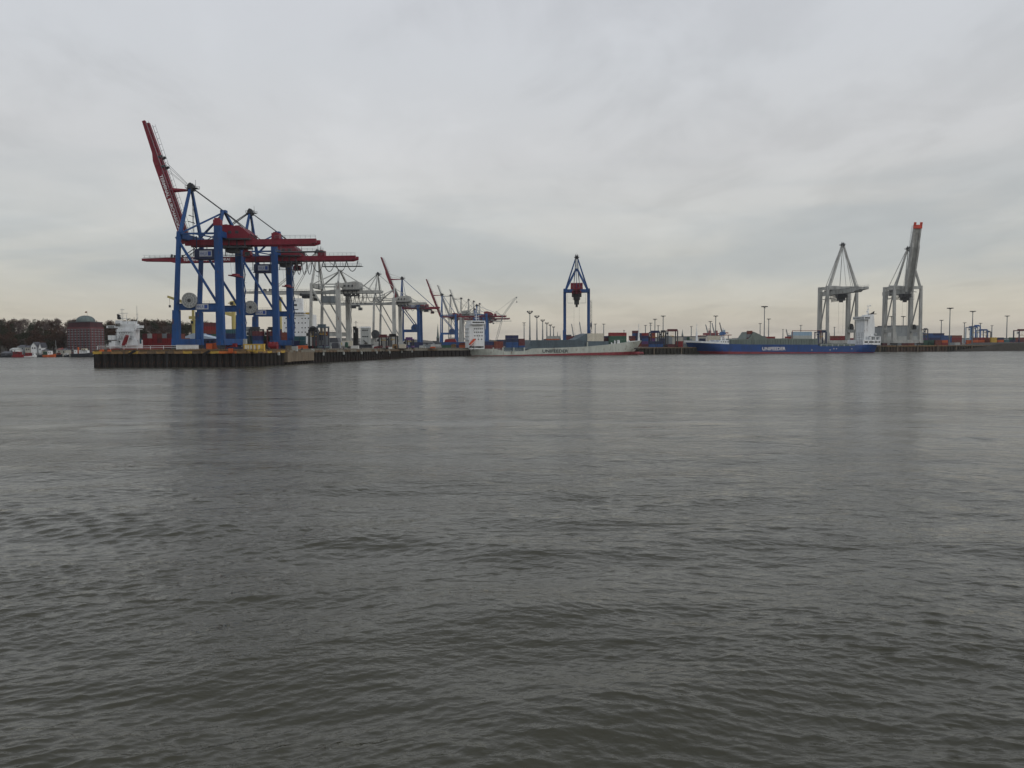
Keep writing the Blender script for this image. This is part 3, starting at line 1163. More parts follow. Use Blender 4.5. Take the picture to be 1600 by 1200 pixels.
    mb = MB(); mb.prism([(tx + 5, tz - 4.9), (tx + 7.1, tz - 4.9), (tx + 7.7, tz - 4.3), (tx + 7.4, tz - 3.0), (tx + 5, tz - 3.0)], -1.36, 1.36)
    mb.obj('window', 'glass', cb)
    if full:
        hz_ = q.get('spreader', zb - 16)
        mb = MB()
        for y in (-2, 2):
            for k in (-2.2, 2.2):
                mb.beam((tx + k, y, tz - 1.5), (tx + k * .6, y, hz_ + 1), .07)
        mb.obj('hoist_rope', 'cable', c)
        mb = MB(); mb.box(tx - 1.4, tx + 1.4, -6, 6, hz_, hz_ + .5); mb.box(tx - 1.1, tx + 1.1, -2, 2, hz_ + .5, hz_ + 1.3)
        mb.obj('spreader', 'yellow' if leg == 'crane grey' else 'crane red', c)
    if q.get('block'):
        w_, h_ = q['block']
        mb = MB(); mb.box(tx - 4, tx + 3, -w_, w_, tz - h_ * .45, tz - .2); mb.box(tx - 2, tx + 2, -w_ * .75, w_ * .75, tz - h_ * .8, tz - h_ * .45)
        mb.box(tx - 1, tx + 1, -w_ * .35, w_ * .35, tz - h_, tz - h_ * .8)
        rail_run(mb, [(tx - 4.2, -w_ - .8, tz - h_ * .45), (tx - 4.2, w_ + .8, tz - h_ * .45)], 1.1, 1.4, .1)
        mb.obj('head_block', 'dark steel', c)
        for y in (-hw_ * .72, hw_ * .72):
            mb = MB(); mb.box(tx - .15, tx + .15, min(y, y * .4), max(y, y * .4), tz - h_ * .7, tz - h_ * .7 + .25); mb.beam((tx, y, tz - h_ * .7), (tx, y, tz), .15)
            mb.obj('access_platform', 'far steel', c)
        mb = MB()
        for y in (-2.2, 2.2):
            mb.beam((tx, y, tz - h_), (tx, y, z0 + 12), .09)
        mb.obj('hoist_rope', 'cable', c)
    if q.get('lattice_stair'):
        mb = MB(); y = -hw_ - 2.6; X = 4.0
        for dx in (-.7, .7):
            mb.beam((X + dx, y, z0 + 5), (X + dx, y, zb - 6), .16); mb.beam((X + dx, y + 1.2, z0 + 5), (X + dx, y + 1.2, zb - 6), .16)
        for i, zz in enumerate(range(int(z0) + 6, int(zb) - 8, 2)):
            s_ = 1 if i % 2 else -1
            mb.beam((X - .7 * s_, y, zz), (X + .7 * s_, y + 1.2, zz + 2), .3, .12)
            mb.box(X - .8, X + .8, y - .2, y + 1.4, zz, zz + .1) if i % 2 else None
        for zz in range(int(z0) + 10, int(zb) - 8, 8):
            mb.box(X - .1, X + .1, y + 1.2, -hw_, zz, zz + .2)
        mb.obj('lattice_stair', 'far steel', c)
    # slung electrical rooms
    if full:
        mb = MB(); mb.box(7.0, 16.5, -hw_ + 5, -hw_ + 10, zb - gd / 2 - 6.4, zb - gd / 2 - 2.0)
        mb.box(6.6, 17, -hw_ + 4.4, -hw_ + 10.6, zb - gd / 2 - 6.8, zb - gd / 2 - 6.4)
        for k in (7.4, 16):
            mb.box(k, k + .4, -hw_ + 6, -hw_ + 6.4, zb - gd / 2 - 2.0, zt - 1.4)
        mb.obj('electrical_room', 'dark blue' if leg != 'crane grey' else 'grey', c)
        mb = MB()
        for xx in (5.5, 12, 21, 27):
            mb.box(xx - .15, xx + .15, -4.6, -4.3, zb - gd / 2 - 5, zb - gd / 2)
        mb.box(4, 30, -5.4, -4.2, zb - gd / 2 - 5.2, zb - gd / 2 - 5.0)
        rail_run(mb, [(4, -5.4, zb - gd / 2 - 5), (30, -5.4, zb - gd / 2 - 5)], 1.2, 2.5, .1)
        mb.obj('service_platform', 'dark steel', c)
    if sign:
        y = -hw_ - 1.15
        for (x0, x1, za_, zb_, yy) in (((g * .62 - 3, g * .62 + 3, zp - 1.2, zp + 1.3, y)), (9.5, 15.5, zb - gd / 2 - 5.6, zb - gd / 2 - 2.8, -hw_ + 4.9)):
            mb = MB(); mb.box(x0, x1, yy - .12, yy, za_, zb_)
            sb = mb.obj('sign_board', 'sign white', c)
            letters(sb, 'HHLA', (x0 + .4, yy - .13, za_ + .5), (1, 0, 0), (0, 0, 1), (zb_ - za_) * .6, 'lettering blue', width=3.3, bold=0)
            mb = MB(); mb.box(x1 - 1.9, x1 - .4, yy - .17, yy - .12, za_ + .4, zb_ - .4)
            mb.obj('emblem', 'lettering blue', sb)
    # cable reel
    if reel is not False:
        rx, rr, rm = reel or (7.4, 3.6, 'reel grey')
        y = -hw_ - 2.0
        mb = MB()
        n = 28
        mb.lathe([(.3, -.5), (rr, -.5), (rr, -.35), (rr * .55, -.2), (rr * .55, .2), (rr, .35), (rr, .5), (.3, .5)], (rx, y, zp + 3.0), n, 'y')
        rl = mb.obj('cable_reel', rm, c)
        mb = MB(); mb.lathe([(.2, -.9), (.75, -.8), (.9, -.5), (.2, -.5)], (rx, y, zp + 3.0), 12, 'y')
        mb.obj('hub', 'dark steel', rl)
        mb = MB()
        for k in range(12):
            t = k * math.pi / 6
            mb.beam((rx + math.cos(t) * .8, y - .55, zp + 3.0 + math.sin(t) * .8), (rx + math.cos(t) * rr * .97, y - .55, zp + 3.0 + math.sin(t) * rr * .97), .14, .1)
        for rad in (.62, .97):
            for k in range(n):
                t0, t1 = 2 * math.pi * k / n, 2 * math.pi * (k + 1) / n
                mb.beam((rx + math.cos(t0) * rr * rad, y - .55, zp + 3.0 + math.sin(t0) * rr * rad), (rx + math.cos(t1) * rr * rad, y - .55, zp + 3.0 + math.sin(t1) * rr * rad), .18, .12)
        mb.obj('spoke', 'pale grey' if rm == 'reel grey' else 'reel dark', rl)
        mb = MB(); mb.beam((rx + rr * .7, y, zp), (rx + rr * .7, y, z0 + 1), .12); mb.beam((rx, y + .5, zp + 3.0), (rx, -hw_ - .8, zp + 3.0), .6)
        mb.obj('reel_cable', 'cable', c)
    # hanging cable loops
    if festoon:
        f0, f1, fz = q.get('fest', (g + 4, q['lb'] - 1, 7.5))
        mb = MB()
        xx = f0
        k = 0
        while xx < f1 - 1.5:
            wd = 3.0 if k < 5 else 6.6
            if q.get('fest_even'):
                wd = q['fest_even']
            dp = fz if wd < 5 else fz * .8
            pts = []
            for i in range(9):
                u = i / 8
                pts.append((xx + wd * u, -4.6, zb - gd / 2 - .3 - dp * (1 - (2 * u - 1) ** 2) ** .8))
            mb.tube(pts, .22, 4)
            mb.box(xx - .25, xx + .25, -4.9, -4.2, zb - gd / 2 - .9, zb - gd / 2 - .1)
            xx += wd; k += 1
        mb.obj('hanging_cable', 'cable', c)
    # foot lamps, stairs on the near landward leg
    if full:
        mb = MB()
        for i, zz in enumerate(range(int(z0) + 6, int(zt) - 4, 4)):
            xa, xb = (g + 1.7, g + 2.3) if i % 2 else (g + 2.3, g + 1.7)
            mb.beam((xa, hw_ + 1.6, zz), (xb, hw_ + 1.6, zz + 4), .25, .5)
            mb.box(g + 1.5, g + 2.7, hw_ + 1.2, hw_ + 2.2, zz - .1, zz)
        mb.obj('stairway', leg, c)
    return c


NEAR = 'ship-to-shore cranes in a row along the pier on the left'
SEA = 870


def rowpos(d, off=178.5):
    """foot point of the sea rail at distance d"""
    return at(SEA, hz(SEA), d).x - off


ZB = dict(lean=.5, hinge=-1, zb=50, zt=53.5, za=85, zp=24, w=17, g=21, lb=44, lo=62, hx=18, hw=9, hh=4, pk=None, lw=3.0, gd=2.6, cap=False, ebox=30)
ZG_ = dict(lean=1.2, hinge=-1, zb=48, zt=54, za=78.5, zp=17, w=26, g=20.5, lb=50, lo=53, hx=21, hw=13, hh=6, pk=64, lw=3.2, gd=2.2, cap=False, ebox=34)

crane('tall blue crane with red boom raised steeply, foremost on the pier', rowpos(387), 387, URZ, NEAR, p=dict(lo=61, hinge=.2), ang=72,
      text=('TERMINAL BURCHARDKAI', 34, 28), festoon=False, trolley_x=24)
crane('blue crane with its red boom lowered level, right behind the foremost crane', rowpos(461), 461, URZ, NEAR, ang=0,
      text=('TERMINAL BURCHARDKAI', 33.5, 27.5), trolley_x=24)
crane('grey crane with level boom and orange-spotted trolley, third along the pier', rowpos(592), 592, URZ, NEAR, 'crane grey', 'crane grey', 'crane grey',
      dict(ZG_, w=27), low='leg yellow', trolley_x=-6, sign=False, reel=(2.5, 2.9, 'reel dark'), ang=0)
crane('grey crane with dark round cable reel, between the third crane and the blue one', rowpos(791), 791, URZ, NEAR, 'crane grey', 'crane grey', 'crane grey',
      dict(ZG_, za=79, zb=49, w=30, zp=16, fest_even=5.0), trolley_x=-22, sign=False, reel=(2.5, 4, 'reel dark'), ang=0, full=False)
crane('blue crane with raised red boom, behind the grey cranes left of the church spire', rowpos(918), 918, URZ, NEAR, 'crane blue', 'crane red', 'crane red',
      dict(ZB), ang=69.5, trolley_x=30, sign=False, reel=(17.5, 4.5, 'crane blue'), full=False, festoon=False)
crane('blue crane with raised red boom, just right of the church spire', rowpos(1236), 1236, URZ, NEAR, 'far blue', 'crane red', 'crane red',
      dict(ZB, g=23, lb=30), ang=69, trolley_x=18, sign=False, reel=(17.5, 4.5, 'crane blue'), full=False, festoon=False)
crane('slim grey crane with raised boom, next behind the blue crane by the church spire', rowpos(1330), 1330, URZ, NEAR, 'crane grey', 'crane grey', 'crane grey',
      dict(ZG_, za=89, zb=56, zt=59, pk=None), ang=69, sign=False, reel=False, full=False, festoon=False)
crane('grey crane with raised boom, behind the white ship bridge, second of the far grey cranes', rowpos(1475), 1475, URZ, NEAR, 'crane grey', 'crane grey', 'crane grey',
      dict(ZG_, za=92, zb=58, zt=61, pk=None), ang=70, sign=False, reel=False, full=False, festoon=False)
for dd, za, lab in ((1600, 96, 'far grey crane with level boom, leftmost of three pylons above the white ship bridge'),
                    (1700, 98, 'far grey crane with level boom, middle of three pylons above the white ship bridge'),
                    (1830, 99, 'far grey crane with level boom, rightmost of three pylons above the white ship bridge')):
    crane(lab, rowpos(dd), dd, URZ, NEAR, 'crane grey', 'crane grey', 'crane grey', dict(ZG_, za=za, zb=58, zt=61, pk=None, lo=40), ang=0, sign=False, reel=False, full=False, festoon=False)
# two blue cranes with level red booms at the end of the row
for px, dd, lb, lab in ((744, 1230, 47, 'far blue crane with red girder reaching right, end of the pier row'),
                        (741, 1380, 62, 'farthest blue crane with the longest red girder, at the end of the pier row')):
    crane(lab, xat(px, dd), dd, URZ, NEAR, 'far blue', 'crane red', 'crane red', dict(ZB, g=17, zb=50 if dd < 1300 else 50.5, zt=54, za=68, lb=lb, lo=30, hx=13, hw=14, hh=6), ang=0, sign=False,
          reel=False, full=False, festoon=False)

# the lone blue crane, boom pointing at the viewer over the white ship
dm = 672
crane('lone blue crane with narrow tower standing behind the grey ship, boom end on', xat(901, dm), dm, math.pi / 2 - math.atan2(xat(901, dm), dm), None, 'crane blue', 'crane red', 'crane red',
      dict(zb=52, zt=55.5, za=83, zp=22, w=20.5, g=18, lb=30, lo=46, hx=16, hw=9, hh=7.5, pk=73, lw=3.3, cap=False, gd=3, ebox=24, block=(2.7, 11), lattice_stair=True), ang=0, trolley_x=-8, sign=False,
      reel=(17, 3.2, 'crane blue'), full=False, festoon=False)

RG = 'grey cranes over the blue ship on the right'
RP = dict(lean=.5, hinge=-1, zb=58, zt=63.5, za=104, zp=20, w=28, g=19.5, lb=45, lo=48, hx=20, hw=10, hh=5, pk=None, lw=4.2, cap=False, gd=4.2, ebox=30, fest_even=3.0, z0=5.8, block=(4.6, 8), bs=2.9)
dr = 772
crane('grey crane with level boom towards the viewer, left of the two behind the blue ship', xat(1315, dr), dr, math.pi / 2, RG, 'crane grey', 'crane grey', 'crane grey',
      dict(RP, fest=(6, 38, 6)), ang=0, trolley_x=3, sign=False, reel=(16, 4.5, 'reel dark'), full=False)
crane('grey crane with raised boom and red tip, rightmost crane behind the blue ship', xat(1417, dr), dr, math.pi / 2, RG, 'crane grey', 'crane grey', 'crane grey',
      dict(RP, w=25.5, lo=63, za=100, tip='tip red', deckplate=True, fest=(22, 44, 4)), ang=76, trolley_x=6, sign=False, reel=(16, 3.5, 'reel dark'), full=False)
# ------------------------------------------------------------------ ships
def hull(parent, L, B, deck, boot, mats, bow_left=False, rake=7.0, name='hull'):
    """hull with the near side on y=0, beam B going back; deck is a list of (s, z), boot the same for the painted waterline"""
    ss = sorted(set([round(L * i / 70, 2) for i in range(71)] + [round(s, 2) for s, z in deck] + [round(s + .05, 2) for s, z in deck if 0 < s < L]))
    ss = [s for s in ss if 0 <= s <= L]

    def itp(tab, s):
        if s <= tab[0][0]:
            return tab[0][1]
        for (a, za), (b, zb) in zip(tab, tab[1:]):
            if s <= b:
                return za + (zb - za) * (s - a) / max(b - a, 1e-6)
        return tab[-1][1]

    def half(u, f):
        """u from stern 0 to bow 1, f height fraction"""
        h = 1.0
        ub = .80 + .08 * f
        if u > ub:
            t = (u - ub) / (1 - ub)
            h = max(0.02, 1 - t ** (1.5 + 1.6 * f)) if t < 1 else .02
        us = .14 * (1 - f) + .04
        if u < us:
            t = 1 - u / us
            h = min(h, 1 - t * t * (.25 + .5 * (1 - f)))
        return h * B / 2
    zmax = max(z for s, z in deck)

    def ring(s, zs):
        u = s / L
        if bow_left:
            u = 1 - u
        out = []
        for z in zs:
            f = min(max(z / zmax, 0), 1)
            k = max(0, (u - .86) / .14)
            sh = -rake * (1 - f) ** 1.2 * k
            x = s + (-sh if bow_left else sh)
            h = half(u, f)
            out.append((x, B / 2 - h, z))
        for z in reversed(zs):
            f = min(max(z / zmax, 0), 1)
            k = max(0, (u - .86) / .14)
            sh = -rake * (1 - f) ** 1.2 * k
            x = s + (-sh if bow_left else sh)
            out.append((x, B / 2 + half(u, f), z))
        return out

    def skin(zlists, lid):
        rs = [ring(s, zl) for s, zl in zip(ss, zlists)]
        k = len(rs[0])
        vs = [p for r_ in rs for p in r_]
        fs = []
        for i in range(len(rs) - 1):
            for j in range(k - 1):
                fs.append((i * k + j, i * k + j + 1, (i + 1) * k + j + 1, (i + 1) * k + j))
            if lid:
                pass
        n = len(rs)
        fs.append(tuple(range(k)))
        fs.append(tuple(range((n - 1) * k, n * k))[::-1])
        mb = MB(); mb.add(vs, fs)
        return mb
    zl = []
    for s in ss:
        zb_, zd = itp(boot, s), itp(deck, s)
        zl.append([zb_ + (zd - zb_) * t for t in (0, .25, .5, .75, 1)])
    skin(zl, True).obj(name, mats[0], parent, smooth=False)
    # deck plate a little below the bulwark edge is the top of this skin's inner faces: add a floor
    mb = MB(); vs = []
    for s in ss:
        zd = itp(deck, s) - .9
        r_ = ring(s, [zd])
        vs += r_
    mb.add(vs, [(2 * i, 2 * i + 2, 2 * i + 3, 2 * i + 1) for i in range(len(ss) - 1)])
    mb.obj('deck', 'hatch grey' if mats[0] != 'hull blue' else 'rust red', parent)
    zl = []
    for s in ss:
        zb_ = itp(boot, s)
        zl.append([-1.2, 0, zb_ * .5 + .05, zb_ + .0])
    skin(zl, False).obj('boot_topping', mats[1], parent)


_win = {}


def window_mesh(w, h, mat='glass'):
    k = (round(w, 1), round(h, 1), mat)
    if k not in _win:
        mb = MB(); mb.box(-w / 2, w / 2, -.06, .04, -h / 2, h / 2)
        mb.box(-w / 2 - .08, w / 2 + .08, -.10, -.05, -h / 2 - .12, -h / 2)
        _win[k] = mb.mesh('window', mat)
    return _win[k]


def windows(parent, xs, z, y, w=.8, h=.8, mat='glass', name='window'):
    for x in xs:
        link(name, window_mesh(w, h, mat), parent, (x, y, z))


def span(a, b, n):
    return [a + (b - a) * (i + .5) / n for i in range(n)]


def pxbox(fr, mat, name, parent, x0, x1, y0, y1, b0, b1, extra=None):
    mb = MB()
    a, b, zb, zt = fr.box(mb, x0, x1, y0, y1, b0, b1)
    if extra:
        extra(mb, a, b, zb, zt)
    return mb.obj(name, mat, parent), (a, b, zb, zt)


# --- pale grey ship in the middle
def grey_ship():
    fr = Fr(onz(731.5, 556.6), onz(1012, 554.3))
    c = thing('container_ship', 'pale grey container ship with dark UNIFEEDER lettering and its white bridge at the left end', 'container ship', fr.A, fr.rz)
    P = lambda px, py, b=0: fr.sz(px, py, b)
    deck = [(0, P(731, 545)[1]), P(774, 545), P(790, 549.2), P(819, 548.6), P(832, 544.5), P(880, 543.2), P(917, 541.5), P(950, 538.5), P(985, 534.2), (fr.L, P(1012, 531.6)[1])]
    deck = sorted(deck)
    boot = [(0, .35), P(790, 555), P(850, 553.2), P(917, 551.4), P(1000, 549.2), (fr.L, P(1012, 549)[1])]
    hull(c, fr.L, 21, deck, boot, ('hull grey', 'boot red'), rake=9)
    # bulb
    mb = MB(); s0 = fr.L - 12
    mb.tube([(s0, 10.5, .8), (s0 + 8, 10.5, 1.0), (s0 + 11.5, 10.5, 1.1), (s0 + 12.6, 10.5, 1.1)], 1.7, 8, .9)
    mb.obj('bulb', 'boot red', c, True)
    s, z = P(847.5, 551.2); s2, z2 = P(888, 545.3)
    letters(c, 'UNIFEEDER', (s, -.02, z), (1, 0, -.004), (0, 0, 1), z2 - z - .3, 'lettering dark', width=s2 - s)
    # accommodation
    o, (a, b, zb, zt) = pxbox(fr, 'ship white', 'deck_house', c, 733, 757, 506.5, 545.5, 1.0, 19)
    windows(o, span(a + .6, b - .6, 8), P(745, 542, 1)[1], .98, 1.1, 1.1)
    for row, n in ((537, 0), (530, 3), (524.5, 4), (519, 5), (513.5, 5)):
        windows(o, span(a + 3.5, b - 1, n), P(745, row, 1)[1], .98, .8, .8) if n else None
    wings, _ = pxbox(fr, 'ship white', 'bridge', c, 736.5, 758, 501, 506.8, -1.5, 22)
    a, zt = P(736.5, 501, -1.5); b, zb = P(758, 506.8, -1.5)
    windows(wings, span(a + .8, b - .8, 7), zt - 1.2, -1.52, 1.1, .9)
    # stern decks and stairs left of the house
    mb = MB()
    for py in (513, 519, 525, 531):
        s0, z = P(731.5, py, 1); s1, _ = P(734, py, 1)
        mb.box(s0, s1, .8, 19, z, z + .25)
        rail_run(mb, [(s0, .8, z + .2), (s1, .8, z + .2)], 1.0, 1.0, .09)
    for i, py in enumerate((513, 519, 525)):
        s0, z = P(731.5, py, 1); s1, z1 = P(733.5, py + 6, 1)
        mb.beam((s0 if i % 2 else s1, .7, z), (s1 if i % 2 else s0, .7, z1), .3, .3)
    mb.obj('stern_gallery', 'ship white', c)
    # recessed lower openings
    o2 = thing
    for x0, x1 in ((733.5, 738), (740, 745.5), (747.5, 752)):
        mb = MB(); s0, z1 = P(x0, 541, 0); s1, z0 = P(x1, 543.6, 0)
        mb.box(s0, s1, .82, .96, z0, z1)
        mb.obj('opening', 'glass', c)
    # free-fall lifeboat on its slide, aft
    lb, zl = P(734, 539.5, 0); lt, zt2 = P(742, 530.5, 0)
    mb = MB(); mb.tube([(lb, .1, zl), (lb + .9, .1, zl + .9), (lt - .9, .1, zt2 - .9), (lt, .1, zt2)], 1.2, 8)
    mb.obj('lifeboat', 'lifeboat orange', c, True)
    mb = MB(); mb.beam((lb - .6, -1.2, zl - .8), (lt + .6, -1.2, zt2 - .4), .35); mb.beam((lb + 1, -.2, zl - 1.6), (lb + 1, .5, zl - 4), .3); mb.beam((lt, -.2, zt2 - 1), (lt, .5, zl - 4), .3)
    mb.obj('slide', 'ship white', c)
    # mast, radar, funnel
    mb = MB(); s, z = P(744, 501, 8)
    _, zt3 = P(744, 481.5, 8)
    mb.beam((s, 8, z), (s, 8, zt3), .5, .5, .15, .15); mb.box(s - 1.6, s + 1.6, 7.7, 8.3, z + 3, z + 3.25); mb.box(s - 1.1, s + 1.1, 7.8, 8.2, z + 5.4, z + 5.6)
    mb.box(s - 1.4, s + 1.4, 6, 6.3, z + 1.6, z + 1.9); mb.beam((s + 2.5, 10, z), (s + 2.5, 10, z + 4.5), .2)
    mb.obj('mast', 'ship white', c)
    # cell guide wall amidships
    prof = [(818, 546.5), (825, 543.5), (829.5, 531.5), (898, 531), (905, 528), (912, 523), (917.6, 521), (917.6, 541), (860, 544.2), (830, 545)]
    mb = MB(); mb.prism([P(x, y, 1.6) for x, y in prof], 1.6, 19.4)
    wall = mb.obj('cargo_wall', 'hatch grey', c)
    mb = MB()
    for k in range(26):
        s, _ = P(831 + k * 3.3, 535, 1.5)
        _, z0 = P(831 + k * 3.3, 543.5, 1.5); _, z1 = P(831 + k * 3.3, 532.2, 1.5)
        mb.box(s - .14, s + .14, 1.35, 1.6, z0, z1)
    for py in (532.5, 538):
        s0, z = P(830, py, 1.5); s1, _ = P(916, py, 1.5)
        mb.box(s0, s1, 1.3, 1.6, z - .15, z + .15)
    q = mb.obj('stiffener', 'hatch grey', wall)
    q['kind'] = 'stuff'
    for x0, x1, y0, y1 in ((787, 820, 543, 549), ):
        pxbox(fr, 'hatch grey', 'hatch_coaming', c, x0, x1, y0, y1, 2.2, 19)
    pxbox(fr, 'maroon', 'hatch_coaming', c, 757.5, 787, 544, 549, 2.2, 19)
    pxbox(fr, 'hatch grey', 'hatch_coaming', c, 918.5, 951, 533.2, 541.5, 1.4, 19.6)
    pxbox(fr, 'green', 'hatch_coaming', c, 952, 985, 534.5, 538.6, 3, 18)
    for px in (771, 786, 803, 819.5, 875, 883, 918, 953.5):
        mb = MB(); fr.box(mb, px - .9, px + .9, 543 if px < 850 else 540, 550 if px < 850 else 545, .05, 1.2) if px < 850 or px > 900 else None
        if px == 918:
            mb = MB(); fr.box(mb, px - .8, px + 1.0, 534, 542, .3, 1.4)
        if mb.v:
            mb.obj('stanchion', 'hull grey', c)
    # forecastle gear
    mb = MB()
    for px, w, y0 in ((956, 1.2, 535.5), (961, 1.3, 532.5), (966.5, 2.6, 532), (972, 1.0, 536), (983, 1.4, 532)):
        s, z1 = P(px, y0, 1.5); _, z0 = P(px, 541, 6)
        mb.lathe([(w * .5, z0), (w * .5, z1), (w * .2, z1 + .3)], (s, 2.2), 8)
    s0, z0 = P(955, 538.8, 4); s1, z1 = P(974, 536.6, 4)
    mb.box(s0, s1, 3, 9, z0 - .5, z1)
    mb.obj('deck_winch', 'ship white', c)
    s, z0 = P(998, 534, 10); _, z1 = P(998, 518, 10); _, z2 = P(998, 506.5, 10)
    mb = MB(); mb.beam((s, 10, z0 - 1), (s, 10, z1), 1.7, 1.7, .7, .7); mb.beam((s, 10, z1), (s, 10, z2), .4, .4, .2, .2); mb.box(s - .7, s + .7, 9.8, 10.2, z2 - 1.6, z2 - 1.4); mb.box(s - .3, s + .3, 9.7, 10.3, z2 - .9, z2 - .1)
    mb.obj('foremast', 'ship white', c)
    mb = MB()
    pts = [(P(x, y, .2)[0], .6, P(x, y, .2)[1]) for x, y in ((776, 546), (790, 549.3), (818, 548.8))]
    rail_run(mb, pts, 1.1, 2, .1)
    mb.obj('railing', 'pale grey', c)
    mb = MB(); s, z = P(995, 544.7); 
    mb.tube([(s - 1.1, -.02 + 2.2, z), (s + 1.3, 2.6, z + .1)], .55, 8)
    mb.obj('anchor', 'black', c)
    return fr, c


# --- blue ship on the right, bow to the left
def blue_ship():
    fr = Fr(onz(1080, 553.4), onz(1379, 551.2))
    c = thing('container_ship', 'blue container ship with white UNIFEEDER lettering and white bridge tower at the right end', 'container ship', fr.A, fr.rz)
    P = lambda px, py, b=0: fr.sz(px, py, b)
    deck = sorted([(0, P(1080, 533)[1]), P(1110, 536), P(1139, 537.5), P(1170, 538.3), P(1277, 538.6), P(1282, 541.2), P(1345, 540.5), P(1352, 538.3), (fr.L, P(1378, 538)[1])])
    boot = sorted([(0, P(1080, 548.5)[1]), P(1150, 549.5), P(1230, 550), P(1330, 550.3), (fr.L, .4)])
    hull(c, fr.L, 25, deck, boot, ('hull blue', 'boot red'), bow_left=True, rake=7)
    mb = MB(); mb.tube([(-2.2, 12.5, 1.2), (-1, 12.5, 1.2), (4, 12.5, 1.1), (12, 12.5, .8)], 1.0, 8, 1.9)
    mb.obj('bulb', 'boot red', c, True)
    s, z = P(1191, 547.6); s2, z2 = P(1227.5, 542.1)
    letters(c, 'UNIFEEDER', (s, -.02, z), (1, 0, 0), (0, 0, 1), z2 - z, 'lettering white', width=s2 - s)
    # white bulwark at the bow: a strip with real thickness following the deck edge
    mb = MB(); pts = []
    for px in (1078.5, 1084, 1090, 1097, 1105, 1113, 1121, 1130, 1139):
        u = 1 - (P(px, 535)[0]) / fr.L
        ub = .88
        t = max(0, (u - ub) / (1 - ub))
        h = max(.02, 1 - min(t, .999) ** 3.1) * 12.5
        s_, zb_ = P(px, {1078.5: 534.5}.get(px, 534.3 + (px - 1080) * .05))
        zt_ = P(px, 532 + (px - 1080) * .055)[1]
        pts.append((s_, 12.5 - h, zb_ - .3, zt_))
    vs = []
    for s_, y_, z0, z1 in pts:
        vs += [(s_, y_ - .08, z0), (s_, y_ - .08, z1), (s_, y_ + .3, z1), (s_, y_ + .3, z0)]
    mb.add(vs, [(i * 4 + k, (i + 1) * 4 + k, (i + 1) * 4 + (k + 1) % 4, i * 4 + (k + 1) % 4) for i in range(len(pts) - 1) for k in range(4)] + [(0, 1, 2, 3)])
    mb.obj('bulwark', 'ship white', c)
    # forecastle house, foremast
    o, (a, b, zb, zt) = pxbox(fr, 'ship white', 'forecastle_house', c, 1124, 1140.5, 531.3, 538.5, 2.5, 20)
    windows(o, span(a + .8, b - .8, 4), zt - 1.6, 2.48, .9, .9)
    mb = MB()
    for px, y0, w in ((1127, 527.5, 1.3), (1133, 528.5, 1.0), (1117, 532, 1.2), (1109, 532.5, 1)):
        s, z1 = P(px, y0, 7); _, z0 = P(px, 537, 7); mb.lathe([(w * .5, z0), (w * .5, z1), (w * .25, z1 + .3)], (s, 7), 8)
    mb.obj('deck_winch', 'ship white', c)
    s, z0 = P(1088.5, 533, 12); _, z1 = P(1088.5, 518, 12); _, z2 = P(1088.5, 505, 12)
    mb = MB(); mb.beam((s, 12, z0 - 2), (s, 12, z1), 1.8, 1.8, .9, .9); mb.beam((s, 12, z1), (s, 12, z2), .5, .5, .2, .2); mb.box(s - 1.4, s + .3, 11.8, 12.2, z1 + 2, z1 + 2.3); mb.box(s - .8, s + .8, 11.8, 12.2, z2 - 2, z2 - 1.8)
    mb.obj('foremast', 'ship white', c)
    # green-grey cargo walls
    prof = [(1140.5, 530.5), (1170, 529.8), (1177.8, 518.4), (1184, 521), (1193.5, 526.2), (1200, 528.8), (1278, 529.3), (1278, 538.8), (1140.5, 538.8)]
    mb = MB(); mb.prism([P(x, y, 1.6) for x, y in prof], 1.6, 23)
    wall = mb.obj('cargo_wall', 'hatch green', c)
    mb = MB()
    for k in range(33):
        px = 1142 + k * 4.1
        s, z0 = P(px, 538.2, 1.5); _, z1 = P(px, 530.6, 1.5)
        mb.box(s - .16, s + .16, 1.3, 1.6, z0, z1)
    q = mb.obj('stiffener', 'hatch green', wall); q['kind'] = 'stuff'
    pxbox(fr, 'hatch green', 'hatch_coaming', c, 1281, 1336, 537.3, 541.6, 3, 22)
    mb = MB()
    for px in range(1283, 1336, 9):
        s, z0 = P(px, 541, .4); _, z1 = P(px, 537.8, .4); mb.box(s - .4, s + .4, .2, 1.0, z0, z1)
    s0, z = P(1281, 538, .4); s1, _ = P(1336, 538, .4); mb.box(s0, s1, .3, .9, z - .1, z + .12)
    mb.obj('fairlead_rail', 'light grey', c)
    for px in (1268.5, 1297, 1303, 1331, 1307):
        mb = MB(); s, z = P(px, 546.8 if px < 1300 else 545); mb.box(s - .5, s + .5, -.06, .02, z - .3, z + .3)
        mb.obj('draught_mark', 'lettering white', c)
    # bridge tower
    o, (a, b, zb, zt) = pxbox(fr, 'ship white', 'deck_house', c, 1351, 1354, 497.5, 538, 4, 16)
    o, (a, b, zb, zt) = pxbox(fr, 'ship white', 'deck_house', c, 1354, 1359, 501, 536, 5.5, 15)
    for row in (505, 510.5, 516, 521.5, 527):
        s0, z = P(1355, row, 5.5)
        windows(o, span(s0, s0 + 2.6, 2), z, 5.48, .8, .8)
    prof = [(1357.5, 492), (1365.5, 491), (1367, 512), (1366, 528), (1357, 533), (1352, 533), (1355, 510)]
    mb = MB(); mb.prism([P(x, y, 4) for x, y in prof], 4, 14)
    mb.obj('funnel', 'ship white', c)
    br, (a, b, zb, zt) = pxbox(fr, 'ship white', 'bridge', c, 1350.5, 1360, 494.2, 498.8, 1.5, 18)
    windows(br, span(a + .4, b - .6, 4), zt - 1.25, 1.48, 1.0, 1.0)
